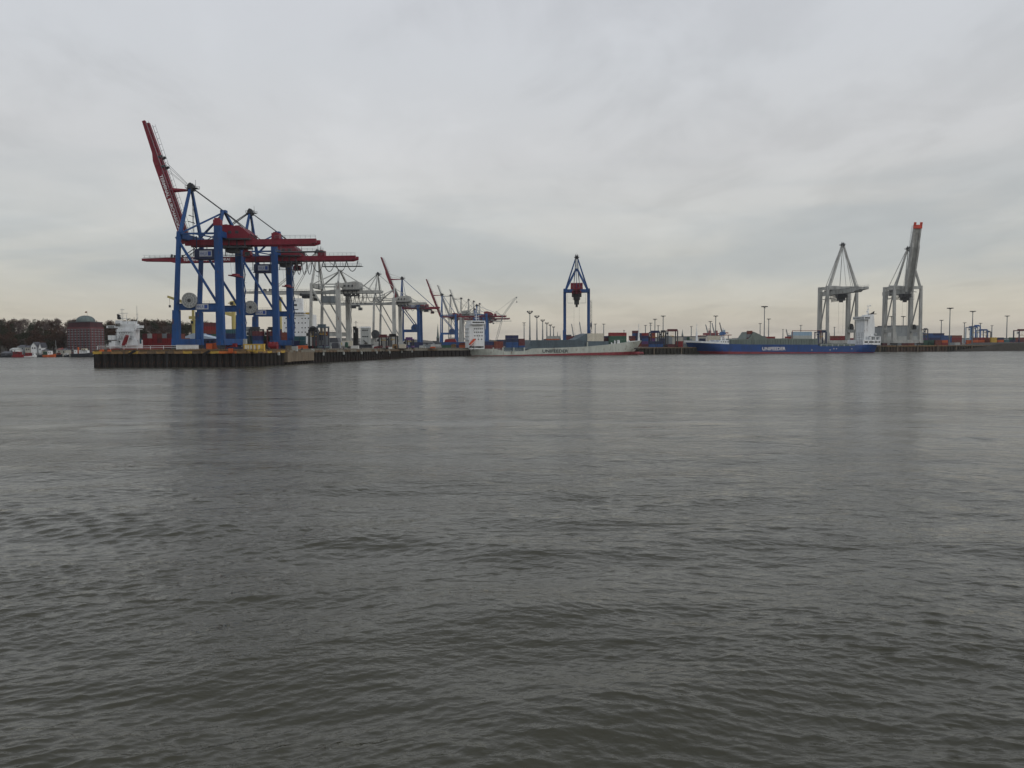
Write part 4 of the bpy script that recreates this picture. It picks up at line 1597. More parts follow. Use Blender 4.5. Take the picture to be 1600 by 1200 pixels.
    for k in range(9):
        mb = MB(); mb.box(a - .06, a, 2.0 + k * 1.75, 3.2 + k * 1.75, zt - 1.9, zt - .8); mb.obj('window', 'glass', br)
    mb = MB(); rail_run(mb, [(a, 1.7, zt), (b, 1.7, zt)], 1.1, 2, .1); mb.obj('railing', 'ship white', br)
    # funnel top, radar mast
    mb = MB(); s, z = P(1363, 491, 8); mb.box(s - 2.8, s + 2.8, 6, 11, z, z + .5); mb.prism([(s - 1.6, z + .5), (s + 1.2, z + .5), (s + 2, z + 2.7), (s + .6, z + 1.7)], 7.5, 9)
    mb.obj('funnel_top', 'black', c)
    mb = MB(); s, z = P(1356.5, 494.5, 10); _, zt4 = P(1356.5, 476, 10)
    mb.beam((s, 10, z), (s - .3, 10, zt4), .9, .9, .25, .25); mb.box(s - 1.8, s + .4, 9.7, 10.3, z + 3.4, z + 3.8); mb.box(s - 1.4, s + 2.6, 9.8, 10.2, zt4 - 1.6, zt4 - 1.2); mb.box(s - 1.0, s + .8, 9.6, 10.4, z + 6, z + 6.6)
    mb.lathe([(.1, z + 3.8), (.6, z + 4.2), (.5, z + 4.9), (.1, z + 5.2)], (s - 1.2, 10), 8)
    mb.lathe([(.1, zt4 - 1.2), (.5, zt4 - .9), (.5, zt4 - .3), (.1, zt4)], (s + 1.8, 10), 8)
    for dx, hh in ((-4, 2.2), (-6.5, 1.6), (-2.5, 3)):
        mb.beam((s + dx, 9, z), (s + dx, 9, z + hh), .14)
    mb.obj('mast', 'ship white', c)
    # stern house with openings
    o, (a, b, zb, zt) = pxbox(fr, 'ship white', 'stern_house', c, 1349, 1376, 531, 538.6, 1.0, 24)
    for x0, x1 in ((1351, 1356), (1358, 1365), (1366.5, 1371), (1372.5, 1375)):
        mb = MB(); s0, z1 = P(x0, 533.2, 1); s1, z0 = P(x1, 535.5, 1); mb.box(s0, s1, .9, .99, z0, z1); mb.obj('opening', 'glass', o)
    mb = MB()
    for x0, x1, y0, y1 in ((1360, 1376.5, 525, 526), (1374.6, 1376.5, 525, 532), (1360, 1361.6, 525, 532), (1367.5, 1369, 525, 532)):
        fr.box(mb, x0, x1, y0, y1, 1.0, 3.5)
    mb.obj('stern_gallery', 'ship white', c)
    mb = MB(); s, z = P(1368.5, 523.5, 3)
    mb.lathe([(.1, z - .3), (1.3, z + .2), (1.4, z + 1.0), (.8, z + 1.7), (.1, z + 1.9)], (s, 4), 10)
    mb.obj('liferaft_dome', 'light grey', c)
    # ladder frame forward of the tower
    mb = MB()
    s0, z0 = P(1338, 538, 2); s1, z1 = P(1348.5, 520, 2)
    for i in range(5):
        s = s0 + (s1 - s0) * i / 4; mb.beam((s, 2, z0), (s, 2, z1), .14)
    for i in range(6):
        z = z0 + (z1 - z0) * i / 5; mb.beam((s0, 2, z), (s1, 2, z), .14)
    mb.obj('lashing_frame', 'dark steel', c)
    return fr, c


GREY, _g = grey_ship()
BLUE, _b = blue_ship()


# --- the two ships on the far side of the pier
def ship_behind():
    """white stern superstructure left of the pier"""
    d = 428
    fr = Fr((rowpos(d, 239), d), (rowpos(d, 239) + 20, d - 20 * U.x / U.y))
    c = thing('container_ship', 'ship with white stern superstructure and red lifeboat, moored behind the left pier head', 'container ship', fr.A, fr.rz)
    P = lambda px, py, b=0: fr.sz(px, py, b)
    # stern-on: local x is across the beam, local y runs forward
    mb = MB()
    a, zd = P(166, 544.5); b, _ = P(226, 544.5)
    mb.plan([(a + 1.5, -2), (b - 1.5, -2), (b, 6), (b, 130), (b - 6, 148), ((a + b) / 2, 158), (a + 6, 148), (a, 130), (a, 6)], -1, zd)
    mb.obj('hull', 'red', c)
    W_ = 'ship white'
    bl = [(182, 210, 514, 546, 6, 12), (168.5, 176, 524, 531, 3, 7), (170, 180, 532.5, 545, 2, 6), (184, 212, 506, 518, 7, 11), (188, 216, 531, 546, 3, 8), (180, 187, 500.5, 507, 5, 8), (190, 210, 502, 507, 8, 11)]
    for i, (x0, x1, y0, y1, b0, b1) in enumerate(bl):
        o, (a, b, zb, zt) = pxbox(fr, W_, 'deck_house', c, x0, x1, y0, y1, b0, b1)
        if i == 0:
            for k in range(4):
                windows(o, span(a + 1, b - 1, 6)[: 6 - (k % 2)], zb + 2 + k * 2.3, b0 - .03, .7, .7)
    o, (a, b, zb, zt) = pxbox(fr, W_, 'bridge', c, 166, 221, 508.8, 512.3, 8, 10.5)
    windows(o, span(a + 1, a + 4.5, 3), (zb + zt) / 2, 7.97, .9, .5)
    for (x0, x1, y0, y1, b0) in ((180.5, 188, 505.5, 506.8, 4.9), (180.5, 187, 508.5, 510, 4.9), (166.5, 174, 533, 534.8, 1.9), (218, 221, 529, 537, 2.9)):
        pxbox(fr, 'glass' if x0 < 200 else 'teal', 'opening', c, x0, x1, y0, y1, b0 - .05, b0 + .05)
    mb = MB()
    for i, (x0, x1, py, bb) in enumerate(((186, 201, 521, 5), (184, 203, 527, 4), (205, 219, 514, 6.5), (182, 214, 539, 1.5), (166, 190, 541, 1.0))):
        s0, z = P(x0, py, bb); s1, _ = P(x1, py, bb)
        mb.box(s0, s1, bb, bb + 2.5, z - .3, z)
        rail_run(mb, [(s0, bb, z), (s1, bb, z)], 1.1, 1.2, .09)
    for py in (518, 524, 530, 536):
        s0, z = P(181, py, 5.2); s1, _ = P(212, py, 5.2); mb.box(s0, s1, 5.2, 6, z - .15, z); rail_run(mb, [(s0, 5.2, z), (s1, 5.2, z)], 1.0, 1.3, .08)
    for x0, y0, x1, y1 in ((186, 521, 183, 527), (203, 514, 209, 520), (212, 520, 207, 527), (205, 527, 211, 534)):
        s0, z0 = P(x0, y0, 4.5); s1, z1 = P(x1, y1, 4.5); mb.beam((s0, 4.5, z0), (s1, 4.5, z1), .35)
    mb.obj('deck_gallery', W_, c)
    # lifeboat on its slide
    s0, z0 = P(193, 541, 2); s1, z1 = P(199.5, 524, 2)
    mb = MB(); mb.tube([(s0, 2, z0), (s0 + .4, 2, z0 + 1.2), (s1 - .3, 2, z1 - 1), (s1, 2, z1)], 1.15, 8)
    mb.obj('lifeboat', 'red', c, True)
    mb = MB(); mb.beam((s0 - 1.4, 1.5, z0 - 1), (s1 - 1.5, 1.5, z1 + .6), .28); mb.beam((s0 + 1.6, 1.5, z0 - 1), (s1 + 1.5, 1.5, z1 + .6), .28); mb.beam((s1 - 1.5, 1.5, z1 + .6), (s1 + 1.5, 1.5, z1 + .6), .28)
    mb.obj('slide', W_, c)
    # masts
    mb = MB()
    for px, y0, y1, w in ((191, 500, 481.5, .35), (186, 500, 488.5, .3), (198, 503, 491, .3), (214.5, 505, 478, .3), (204, 505, 496, .14), (209, 505, 495, .14), (193.5, 500, 490, .15)):
        s, z0 = P(px, y0, 9); _, z1 = P(px, y1, 9); mb.beam((s, 9, z0), (s, 9, z1), w, w, w * .4, w * .4)
    for x0, x1, py in ((188, 194.5, 484), (187, 200, 489.5), (189, 200, 497.5), (212.5, 216.5, 497), (213, 216, 491)):
        s0, z = P(x0, py, 9); s1, _ = P(x1, py, 9); mb.box(s0, s1, 8.85, 9.15, z - .12, z + .12)
    s, z = P(186, 496, 9); mb.box(s - .8, s + .8, 8.5, 9.5, z - 1, z + 1)
    mb.obj('mast', 'pale grey', c)
    s, z = P(185.7, 493.5, 8.5); mb = MB(); mb.prism([(s - .6, z - 1.9), (s + .8, z - 1.9), (s + .4, z + .4), (s - .8, z + 1)], 8, 9.5); mb.obj('funnel', 'black', c)
    # deck cranes on posts
    for (px, dd, ytop, jx, jy, lab) in ((302, 486, 476, 0, 0, ''), (365, 546, 470, 350, 491, '')):
        pass
    return fr, c


ship_behind()


def deck_crane(label, px, d, w, ytop, tips, zbase=8):
    """yellow ship crane: post with jibs given by picture points"""
    fr = flat(d, px)
    c = thing('deck_crane', label, 'ship crane', fr.A, 0, 'yellow ship cranes seen between the blue crane legs')
    P = lambda px, py: fr.sz(px, py)
    _, zt = P(px, ytop)
    mb = MB(); mb.tube([(0, 0, zbase), (0, 0, zt * .8), (0, 0, zt)], w / 2, 10, w * .42); mb.box(-w * .62, w * .62, -w * .6, w * .6, zt - 3, zt - .4)
    mb.obj('post', 'deck crane yellow', c)
    mb = MB(); mb.box(-w * .45, w * .2, -w * .75, -w * .55, zt - 2.6, zt - 1); mb.obj('cab', 'glass', c)
    for (x0, y0, x1, y1, t) in tips:
        a, za = P(x0, y0); b, zb = P(x1, y1)
        mb = MB(); mb.beam((a, 0, za), (b, -1, zb), t, t, t * .5, t * .5)
        mb.obj('jib', 'deck crane yellow', c)
    return c, P


c_, P_ = deck_crane('slim yellow ship crane with hook block, seen left of the foremost blue crane', 303, 486, 2.0, 499, [(303, 478, 263, 463.5, 2.4)])
mb = MB(); a, z = P_(266, 464); mb.beam((a, -1, z), (a, -1, z - 5), .12); mb.box(a - .5, a + .5, -1.4, -.6, z - 6.4, z - 5); mb.obj('hook_block', 'dark steel', c_)
mb = MB(); mb.beam((0, 0, P_(303, 500)[1]), (0, 0, P_(303, 474)[1]), 1.2); mb.box(-2.4, 2.4, -1, 1, P_(303, 496)[1] - 1.0, P_(303, 494)[1]); mb.obj('king_post', 'deck crane yellow', c_)
deck_crane('thick yellow ship crane with stubby jibs, seen between the legs of the foremost blue crane', 366, 546, 3.0, 470, [(366, 473, 357, 474, 1.2), (366, 492, 350, 489, 3.2), (350, 489, 350, 481, 1.6)])
deck_crane('yellow ship crane post beside the white block of the ship, behind the second blue crane', 438.5, 640, 2.8, 464, [(438, 466, 435, 463, 1.5)])


def big_ship():
    d = 676
    fr = flat(d, 440)
    c = thing('container_ship', 'large ship with tall white accommodation block, seen behind the second blue crane', 'container ship', fr.A, 0)
    P = lambda px, py, b=0: fr.sz(px, py, b)
    mb = MB(); a, _ = P(438, 540); b, _ = P(490, 540)
    mb.plan([(a, -60), (b, -60), (b, 60), (b - 8, 90), ((a + b) / 2, 104), (a + 8, 90), (a, 60)], -1, 10)
    mb.obj('hull', 'hull dark', c)
    o, (a, b, zb, zt) = pxbox(fr, 'ship white', 'deck_house', c, 441, 489, 491.5, 543, 0, 14)
    for i, row in enumerate((497.5, 504.5, 512, 519, 526)):
        windows(o, [P(x, row)[0] for x in ((445, 450, 455, 461, 466.5, 472, 477, 484) if i % 2 else (447, 461, 472, 477, 482))], P(450, row)[1], -.03, .9, .9)
    o, (a, b, zb, zt) = pxbox(fr, 'ship white', 'bridge', c, 456, 476, 487, 492, -1, 12)
    windows(o, span(a + .8, b - .8, 7), (zb + zt) / 2 + .1, -1.03, 1.0, .9)
    pxbox(fr, 'ship white', 'deck_house', c, 462, 471, 466, 487.2, 2, 9)
    mb = MB(); mb.prism([P(x, y, 2) for x, y in ((457.5, 466.2), (471, 466), (474.5, 488), (457, 488))], 1.2, 1.9); mb.obj('radar_tower', 'ship white', c)
    mb = MB()
    for x0, x1, y0, y1 in ((458.5, 462, 469, 470.6), (459, 464, 475, 478), (458, 466, 483, 484.2)):
        fr.box(mb, x0, x1, y0, y1, 1.0, 1.15)
    s, z0 = P(466, 466, 4); mb.beam((s, 4, z0), (s, 4, z0 + 6), .3); mb.box(s - 2.4, s + 2.4, 3.8, 4.2, z0 + 2.6, z0 + 3.0); mb.box(s - 1.4, s + 1.4, 3.8, 4.2, z0 + 4.4, z0 + 4.7)
    mb.obj('radar', 'dark steel', c)
    mb = MB()
    a, z = P(441, 491.5, 0); b, _ = P(489, 491.5, 0); rail_run(mb, [(a, .1, z), (b, .1, z)], 1.1, 2.5, .1)
    mb.obj('railing', 'pale grey', c)
    # banner block further right beyond the third crane, its own ship
    fr = flat(760, 562)
    c = thing('container_ship', 'ship with white gallery tower and pale panel wall, seen right of the dark tower', 'container ship', fr.A, 0)
    P = lambda px, py, b=0: fr.sz(px, py, b)
    mb = MB(); a, _ = P(556, 540); b, _ = P(580, 540); mb.plan([(a, -2), (b, -2), (b, 70), ((a + b) / 2, 90), (a, 70)], -1, 9); mb.obj('hull', 'hull dark', c)
    o, (a, b, zb, zt) = pxbox(fr, 'light grey', 'deck_house', c, 563.5, 577.5, 511, 541, 0, 8)
    windows(o, span(a + 1.2, b - 1, 3), zt - 3, -.03, 1.6, .8); windows(o, span(a + 1.2, b - 1, 3), zt - 9, -.03, 1.6, .8)
    o2, _ = pxbox(fr, 'ship white', 'upper_panel', c, 563.5, 577.5, 510.2, 512.4, -.4, 8)
    mb = MB(); s0, z0 = P(568, 533, -.2); s1, z1 = P(573.5, 536.5, -.2); mb.beam((s0, -.4, z0 + 1), (s1, -.4, z1), .5); mb.beam((s1 - 2.5, -.4, z1), (s1 + .6, -.4, z1 + .2), .8); mb.obj('gangway', 'black', c)
    mb = MB()
    for i in range(6):
        s0, z = P(558.5, 513 + i * 4.6, -.2); s1, _ = P(563.5, 513 + i * 4.6, -.2); mb.box(s0, s1, -.4, 6, z - .25, z)
        rail_run(mb, [(s0, -.4, z), (s1, -.4, z)], 1.1, 1.4, .12)
    for px in (559, 563):
        s, z = P(px, 541, -.2); mb.beam((s, -.2, z), (s, -.2, P(px, 510, -.2)[1]), .35)
    mb.obj('gallery', 'ship white', c)


big_ship()
# ------------------------------------------------------------------ containers
CODES = dict(r='red', u='rust red', m='maroon', n='navy blue', b='blue', p='pale blue', t='teal', g='green', y='grey', l='light grey', c='cream', w='white', o='orange', k='dark blue', v='purple', Y='yellow')
_cont = {}


def cont_mesh(L, H, mat, end):
    k = (round(L, 1), round(H, 1), mat, end)
    if k in _cont:
        return _cont[k]
    mb = MB()
    X, Y = (2.44, L) if end else (L, 2.44)
    for x in (0, X - .16):
        for y in (0, Y - .16):
            mb.box(x, x + .16, y, y + .16, 0, H - .04)
    for z0, z1 in ((0, .16), (H - .16, H - .04)):
        mb.box(.16, X - .16, .0, .12, z0, z1)
        mb.box(.16, X - .16, Y - .12, Y, z0, z1)
        mb.box(0, .12, .16, Y - .16, z0, z1); mb.box(X - .12, X, .16, Y - .16, z0, z1)
    n = 4 if end else max(6, int(L * .9))
    # corrugated near side
    pts = []
    for i in range(n):
        a, w = .16 + (X - .32) * i / n, (X - .32) / n
        pts += [(a, .03), (a + w * .35, .03), (a + w * .5, .14), (a + w * .85, .14)]
    pts += [(X - .16, .03), (X - .16, Y - .08), (.16, Y - .08)]
    mb.plan(pts, .14, H - .12)
    if end:
        for x in (.55, 1.0, 1.4, 1.85):
            mb.box(x - .03, x + .03, -.05, .0, .1, H - .15)
    _cont[k] = mb.mesh('container', mat)
    return _cont[k]


ORD = ['first', 'second', 'third', 'fourth', 'fifth', 'sixth', 'seventh', 'eighth', 'ninth', 'tenth', 'eleventh', 'twelfth', 'thirteenth', 'fourteenth', 'fifteenth', 'sixteenth']
_labels = set()


def stack(px, d, cols, where, L=12.2, H=2.6, zb=None, end=False, group=None, rz=0.0, py=None):
    """stack of containers with its left foot below picture column px; cols from left to right, each written bottom to top"""
    x0 = xat(px, d)
    z0 = zg(d) if zb is None else zb
    if py is not None:
        z0 = zat(px, py, d)
    W_ = 2.44 if end else L
    q = random.Random(int(px * 7 + d))
    for i, col in enumerate(cols):
        for j, ch in enumerate(col):
            if ch == '.':
                continue
            mat = CODES[ch]
            tier = 'only one' if len(col) == 1 else 'bottom' if j == 0 else 'top' if j == len(col) - 1 else ORD[j] + ' up'
            lab = f"{mat} container, {tier} " + (f"of {ORD[i]} column " if len(cols) > 1 else 'of the stack ') + where
            if len(cols) == 1 and len(col) == 1:
                lab = f"single {mat} container {where}"
            ws = lab.split()
            if len(ws) > 16: print('LONG', where, len(where.split()))
            if lab in _labels: print('DUP', lab)
            _labels.add(lab)
            o = link('container', cont_mesh(L, H, mat, end))
            off = (W_ + (.35 if not end else .3)) * i + (q.uniform(-.06, .06) if not end else 0)
            o.location = (x0 + off * math.cos(rz), d + off * math.sin(rz) + q.uniform(-.05, .05), z0 + j * H)
            o.rotation_euler = (0, 0, rz)
            tag(o, ' '.join(ws[:16]), 'container', group or 'shipping containers stacked around the terminal')


def fill(px0, px1, ytop, d, pal, where, zb=None, L=12.2, H=2.6, end=False, vary=1, seed=0):
    q = random.Random(seed + int(px0 * 3 + ytop))
    z0 = zg(d) if zb is None else zb
    X0, X1 = xat(px0, d), xat(px1, d)
    W_ = (2.74 if end else L + .35)
    n = max(1, round((X1 - X0) / W_))
    tiers = max(1, round((zat(px0, ytop, d) - z0) / H))
    cols = []
    for i in range(n):
        t = max(1, tiers - (q.randint(0, vary) if vary else 0))
        cols.append(''.join(q.choice(pal) for _ in range(t)))
    if n and vary:
        cols[q.randrange(n)] = ''.join(q.choice(pal) for _ in range(tiers))
    stack(px0, d, cols, where, L, H, zb, end)


# on the ship behind the left pier head
stack(223, 447, ['rrm', 'rrl', 'rrr', 'rmu', 'rry', 'rrm', 'rru', 'bu'], 'beside the white stern superstructure', L=12.2, zb=8.6, end=True)
stack(317, 548, ['tkburm'], 'between the first legs of the foremost crane', L=12.2, zb=9.4)
stack(303, 552, ['tkbur'], 'behind the slim yellow ship crane', L=6.06, zb=9.4)
stack(330, 542, ['mrgu'], 'with the green box beside the pale blue roof', L=6.06, zb=9.4)
stack(349, 512, ['knnt'], 'between the near legs of the foremost crane', L=12.2, zb=9.4)
stack(376, 515, ['tbkb'], 'just left of the second crane', L=6.06, zb=9.4)
stack(383, 452, ['bgtyl'], 'with light grey box between both blue cranes', L=4.3, H=2.6)
stack(394.5, 446, ['bbnm'], 'of tall boxes right of second crane reel', L=5.4, H=2.6)
stack(409.5, 450, ['kmgm'], 'dark red one between the second crane legs', L=4.6, H=2.6)
stack(421.5, 447, ['nbnm'], 'left of the second crane near leg', L=5.4, H=2.6)
stack(438, 522, ['bbuu'], 'behind the second crane near leg', L=6.06, zb=7.4)
stack(437, 470, ['b', 'b'], 'low between the landward legs of the second crane', L=4.2)
stack(459.5, 468, ['bnt', 'ntt'], 'right of the second crane last leg', L=3.0)
# small goods on the pier head
stack(322, 373, ['o'], 'near the edge under the foremost crane', L=2.9, H=2.9, zb=7.9)
stack(343.5, 383, ['r', 'r'], 'behind the orange box under the crane', L=3.6, H=2.9, zb=7.9)
stack(370, 396, ['yl'], 'with upright ribs left of the yellow striped box', L=4.4, H=2.6, zb=7.8)
stack(354, 372, ['k'], 'low dark box behind the orange edge beam', L=7.2, H=1.3, zb=7.8)


def striped_box():
    fr = flat(368, 380)
    t = thing('open_top_box', 'yellow and cream striped container near the pier edge below the second crane', 'container', fr.A, 0)
    P = lambda x, y: fr.sz(x, y)
    a, z1 = P(380, 537.5); b, z0 = P(412, 549)
    mb = MB(); mb.box(a, b, 0, 2.4, z0, z1 - .3); mb.box(a - .1, b + .1, -.1, 2.5, z1 - .3, z1); mb.box(a - .1, b + .1, -.1, 2.5, z0, z0 + .3)
    mb.obj('body', 'yellow', t)
    for u in (.08, .2, .34, .52, .74):
        mb = MB(); mb.box(a + (b - a) * u, a + (b - a) * (u + .09), -.05, 0, z0 + .9, z1 - .5); mb.obj('stripe', 'cream', t)
    for u in (.0, .45, .62, .97):
        mb = MB(); mb.box(a + (b - a) * u, a + (b - a) * u + .25, -.16, -.05, z0 + .2, z1 - .2); mb.obj('rib', 'kerb ochre', t)


striped_box()


def small_goods():
    def item(name, lab, cat, px0, px1, y0, y1, d, mat, depth=2.0, detail='lid', m2=None):
        fr = flat(d, px0)
        t = thing(name, lab, cat, fr.A, 0)
        P = lambda x, y: fr.sz(x, y)
        a, z1 = P(px0, y0); b, z0 = P(px1, y1)
        m2 = m2 or mat
        if detail == 'lid':
            mb = MB(); mb.box(a, b, 0, depth, z0, z1 - .2); mb.obj('body', mat, t)
            mb = MB(); mb.box(a - .08, b + .08, -.08, depth + .08, z1 - .2, z1)
            for i in range(1, 5):
                x = a + (b - a) * i / 5; mb.box(x - .05, x + .05, -.07, 0, z0, z1 - .2)
            mb.obj('lid', m2, t)
        elif detail == 'gable':
            mb = MB(); mb.box(a, b, 0, depth, z0, z0 + (z1 - z0) * .55); mb.obj('body', mat, t)
            mb = MB(); m = (a + b) / 2; mb.prism([(a - .1, z0 + (z1 - z0) * .55), (b + .1, z0 + (z1 - z0) * .55), (b * .8 + m * .2, z1 - .1), (m, z1), (a * .8 + m * .2, z1 - .2)], -.1, depth + .1); mb.obj('cover', m2, t)
        elif detail == 'tank':
            r = (z1 - z0) / 2
            mb = MB(); mb.tube([(a, depth / 2, z0 + r), (a + .4, depth / 2, z0 + r), (b - .4, depth / 2, z0 + r), (b, depth / 2, z0 + r)], r, 12); mb.obj('tank', mat, t)
            mb = MB()
            for x in (a + .1, (a + b) / 2 - .1, b - .35):
                mb.box(x, x + .25, -.1, depth, z0 - .1, z1 + .1)
            mb.obj('frame', m2, t)
        return t
    item('barrier_block', 'long white concrete block at the foot of the foremost crane', 'barrier', 275, 309, 539, 547, 369, 'white', 1.2)
    item('tarpaulin_stack', 'orange tarpaulin covered goods right of the orange container', 'covered goods', 332, 343, 535.5, 545, 374, 'orange', 2.5, 'gable')
    item('tank_container', 'red tank container on the pier left of the near leg of the second crane', 'tank', 419, 432.5, 534.5, 546, 404, 'red', 3.0, 'tank')
    item('concrete_bin', 'pale concrete bin on the bend of the pier, left one of two', 'bin', 446, 454, 540, 549, 404, 'wall concrete', 2)
    item('concrete_bin', 'paler concrete bin on the bend of the pier, right one of two', 'bin', 455.5, 464, 541, 549, 408, 'light grey', 2)
    item('covered_pile', 'low orange pile behind the concrete bins', 'pile', 462, 481, 539.5, 546, 440, 'orange', 3, 'gable', 'orange')
    item('covered_pile', 'low red pile beside the grey crane leg', 'pile', 481, 495, 540.5, 546, 446, 'red', 3, 'gable', 'red')
    item('edge_fence_panel', 'grey fence panel along the receding pier edge', 'fence', 470, 491, 545, 548, 429, 'light grey', .3)
    item('supply_box', 'small pale box left of the grey hump on the pier', 'box', 510, 517, 541, 545.5, 470, 'light grey', 2)
    item('covered_goods', 'dark grey domed tarpaulin on the pier between grey crane legs', 'covered goods', 518, 529, 535.5, 545, 480, 'slate', 4, 'gable', 'slate')
    item('shed', 'grey stepped shed beyond the dark hump on the pier', 'shed', 509, 529, 527.5, 544, 560, 'hall grey', 9, 'gable', 'slate')
    item('white_container', 'long white low box at the foot of the dark tower', 'box', 548.5, 560, 540, 545, 482, 'white', 2.4)
    item('cabin', 'small cream site cabin between grey crane leg and dark tower', 'cabin', 534, 550, 532.5, 541, 600, 'cream', 3)
    item('machine', 'small dark green machine standing left of the long white box', 'machine', 539, 543, 534.5, 543, 490, 'green', 2, 'gable')
    item('covered_pile', 'low red pile right of the white gallery ship', 'pile', 584, 594, 541, 544.5, 530, 'red', 3, 'gable')
    item('site_trailer', 'pale trailer box on the pier between the dark straddle carriers', 'trailer', 607, 612, 542, 545, 516, 'white', 2)
    item('timber_pile', 'brown timber pile right of the dark straddle carriers', 'pile', 613, 620, 537.5, 544, 540, 'kerb ochre', 3, 'gable', 'kerb ochre')
    item('site_trailer', 'cream trailer box at the foot of the blue crane', 'trailer', 623, 634, 538, 544, 545, 'cream', 2)
    item('site_trailer', 'long white trailer under the church spire', 'trailer', 673, 688, 538, 541.5, 640, 'white', 3)
    item('covered_pile', 'orange pile below the church spire', 'pile', 672, 680, 541.5, 544, 600, 'orange', 3, 'gable')
    item('reel_shelter', 'red domed shelter at the foot of the blue cranes right of the spire', 'shelter', 694, 713, 529.5, 541, 700, 'red', 6, 'gable', 'red')
    item('covered_goods', 'orange domed tarpaulin left of the white ship bridge', 'covered goods', 717, 729, 535.5, 543.5, 640, 'orange', 5, 'gable', 'rust red')
    item('covered_goods', 'olive covered load left of the orange tarpaulin', 'covered goods', 705, 712, 537.5, 543, 638, 'kerb ochre', 5, 'gable', 'kerb ochre')
    item('marker_drum', 'orange buoy drum on the pier head corner, left one of two', 'drum', 155, 162.5, 546, 553, 362, 'orange', 1.6, 'gable', 'orange')
    item('marker_drum', 'orange buoy drum on the pier head corner, right one of two', 'drum', 167.5, 173.5, 546.5, 553, 362, 'orange', 1.6, 'gable', 'orange')
    item('edge_block', 'orange block standing on the pier head edge', 'block', 356.5, 363, 544.5, 551, 364.5, 'orange', 1.2)
    # pier head railing
    fr = Fr((xat(152, 366), 366), (xat(276, 368), 368))
    t = thing('guard_railing', 'white guard railing along the pier head left of the crane', 'railing', fr.A, fr.rz)
    mb = MB(); rail_run(mb, [(0, 0, 8.1), (fr.L, 0, 8.1)], 1.7, 5.5, .16); mb.obj('rails', 'ship white', t)
    # dry weeds on the edge
    q = random.Random(5)
    mb = MB()
    for _ in range(700):
        px = q.choice([q.uniform(285, 322), q.uniform(285, 335), q.uniform(378, 410), q.uniform(150, 420), q.uniform(205, 260)])
        p = at(px, 550, 364.2 + q.uniform(-.8, .9))
        h = q.uniform(.3, 1.5)
        b = Vector((p.x, p.y, 7.5)); tip = b + Vector((q.uniform(-.5, .5), q.uniform(-.2, .2), h))
        mb.add([b, b + Vector((.12, 0, 0)), tip], [(0, 1, 2)])
    tag(mb.obj('weeds', 'kerb ochre'), kind='stuff')


small_goods()


def straddle(label, px, d, w, h, mat, legm=None, cargo=None, z0=None, rz=0.0, Ld=9.0):
    """straddle carrier: two leg frames on wheels, top platform, cab and spreader"""
    z0 = zg(d) if z0 is None else z0
    t = thing('straddle_carrier', label, 'straddle carrier', (xat(px, d), d, z0), rz, 'straddle carriers on the terminal')
    hw = w / 2
    for sx in (-1, 1):
        for sy in (-1, 1):
            mb = MB(); mb.box(sx * hw - .4, sx * hw + .4, sy * Ld / 2 - .5, sy * Ld / 2 + .5, 1.2, h - 1.2)
            mb.obj('leg', legm or mat, t)
        mb = MB(); mb.box(sx * hw - .55, sx * hw + .55, -Ld / 2 - 1, Ld / 2 + 1, .9, 2.0)
        f = mb.obj('side_beam', mat, t)
        for k in range(4):
            mb = MB(); mb.lathe([(.2, -.3), (.75, -.3), (.75, .3), (.2, .3)], n=12)
            mb.v = [(z + sx * hw, y + (k - 1.5) * 2.6, x + .75) for x, y, z in mb.v]
            mb.obj('wheel', 'black', t)
    mb = MB()
    for sy in (-1, 1):
        mb.box(-hw - .4, hw + .4, sy * Ld / 2 - .45, sy * Ld / 2 + .45, h - 1.4, h - .5)
    for sx in (-1, 1):
        mb.box(sx * hw - .35, sx * hw + .35, -Ld / 2, Ld / 2, h - 1.3, h - .6)
    mb.box(-hw, hw, -Ld / 2 + 1, -Ld / 2 + 3.4, h - .5, h + .6)
    rail_run(mb, [(-hw, -Ld / 2, h - .5), (hw, -Ld / 2, h - .5)], 1.0, 1.2, .09)
    mb.obj('top_frame', mat, t)
    mb = MB(); mb.prism([(-hw - 1.5, h - 4.4), (-hw + .3, h - 4.4), (-hw + .3, h - 2.0), (-hw - 1.7, h - 2.0)], -Ld / 2 - .4, -Ld / 2 + 1.4)
    cb = mb.obj('cab', 'white', t)
    mb = MB(); mb.box(-hw - 1.4, -hw + .1, -Ld / 2 - .47, -Ld / 2 - .4, h - 4.0, h - 2.4); mb.obj('window', 'glass', cb)
    zs = h * .62
    mb = MB(); mb.box(-1.2, 1.2, -Ld / 2 + 1, Ld / 2 - 1, zs, zs + .45)
    for sx in (-1, 1):
        for sy in (-1, 1):
            mb.beam((sx * 1.0, sy * 2.5, zs), (sx * 1.0, sy * 2.5, h - 1), .12)
    mb.obj('spreader', 'yellow', t)
    return t


straddle('dark straddle carrier with white marks beside the first grey crane leg', 490.5, 446, 3.0, 11.5, 'black', 'dark steel')
straddle('blue-grey straddle carrier right of the dark one by the first grey crane', 505, 450, 4.2, 13.5, 'hatch grey', 'slate')
stack(487.5, 455, ['rrmn'], 'carried high beside the first grey crane', L=2.6, end=True)
stack(498, 462, ['nykn', 'vyyu'], 'behind the dark reel of the grey crane', L=2.6, end=True)
straddle('dark straddle carrier with red frame, left of the two by the grey reel', 600, 520, 4.6, 8.8, 'maroon', 'dark steel')
straddle('black straddle carrier, right of the two by the grey reel', 614.5, 545, 4.4, 9.6, 'black', 'dark steel')
straddle('purple straddle carrier between the blue crane legs', 640, 552, 4.4, 7.4, 'purple', 'dark steel')
straddle('dark straddle carrier with white cab over the blue stack in the second crane', 401, 452, 5, 12.2, 'dark steel')
straddle('dark straddle carrier beside the near leg of the second crane', 429, 453, 5, 12.2, 'dark steel', 'maroon')
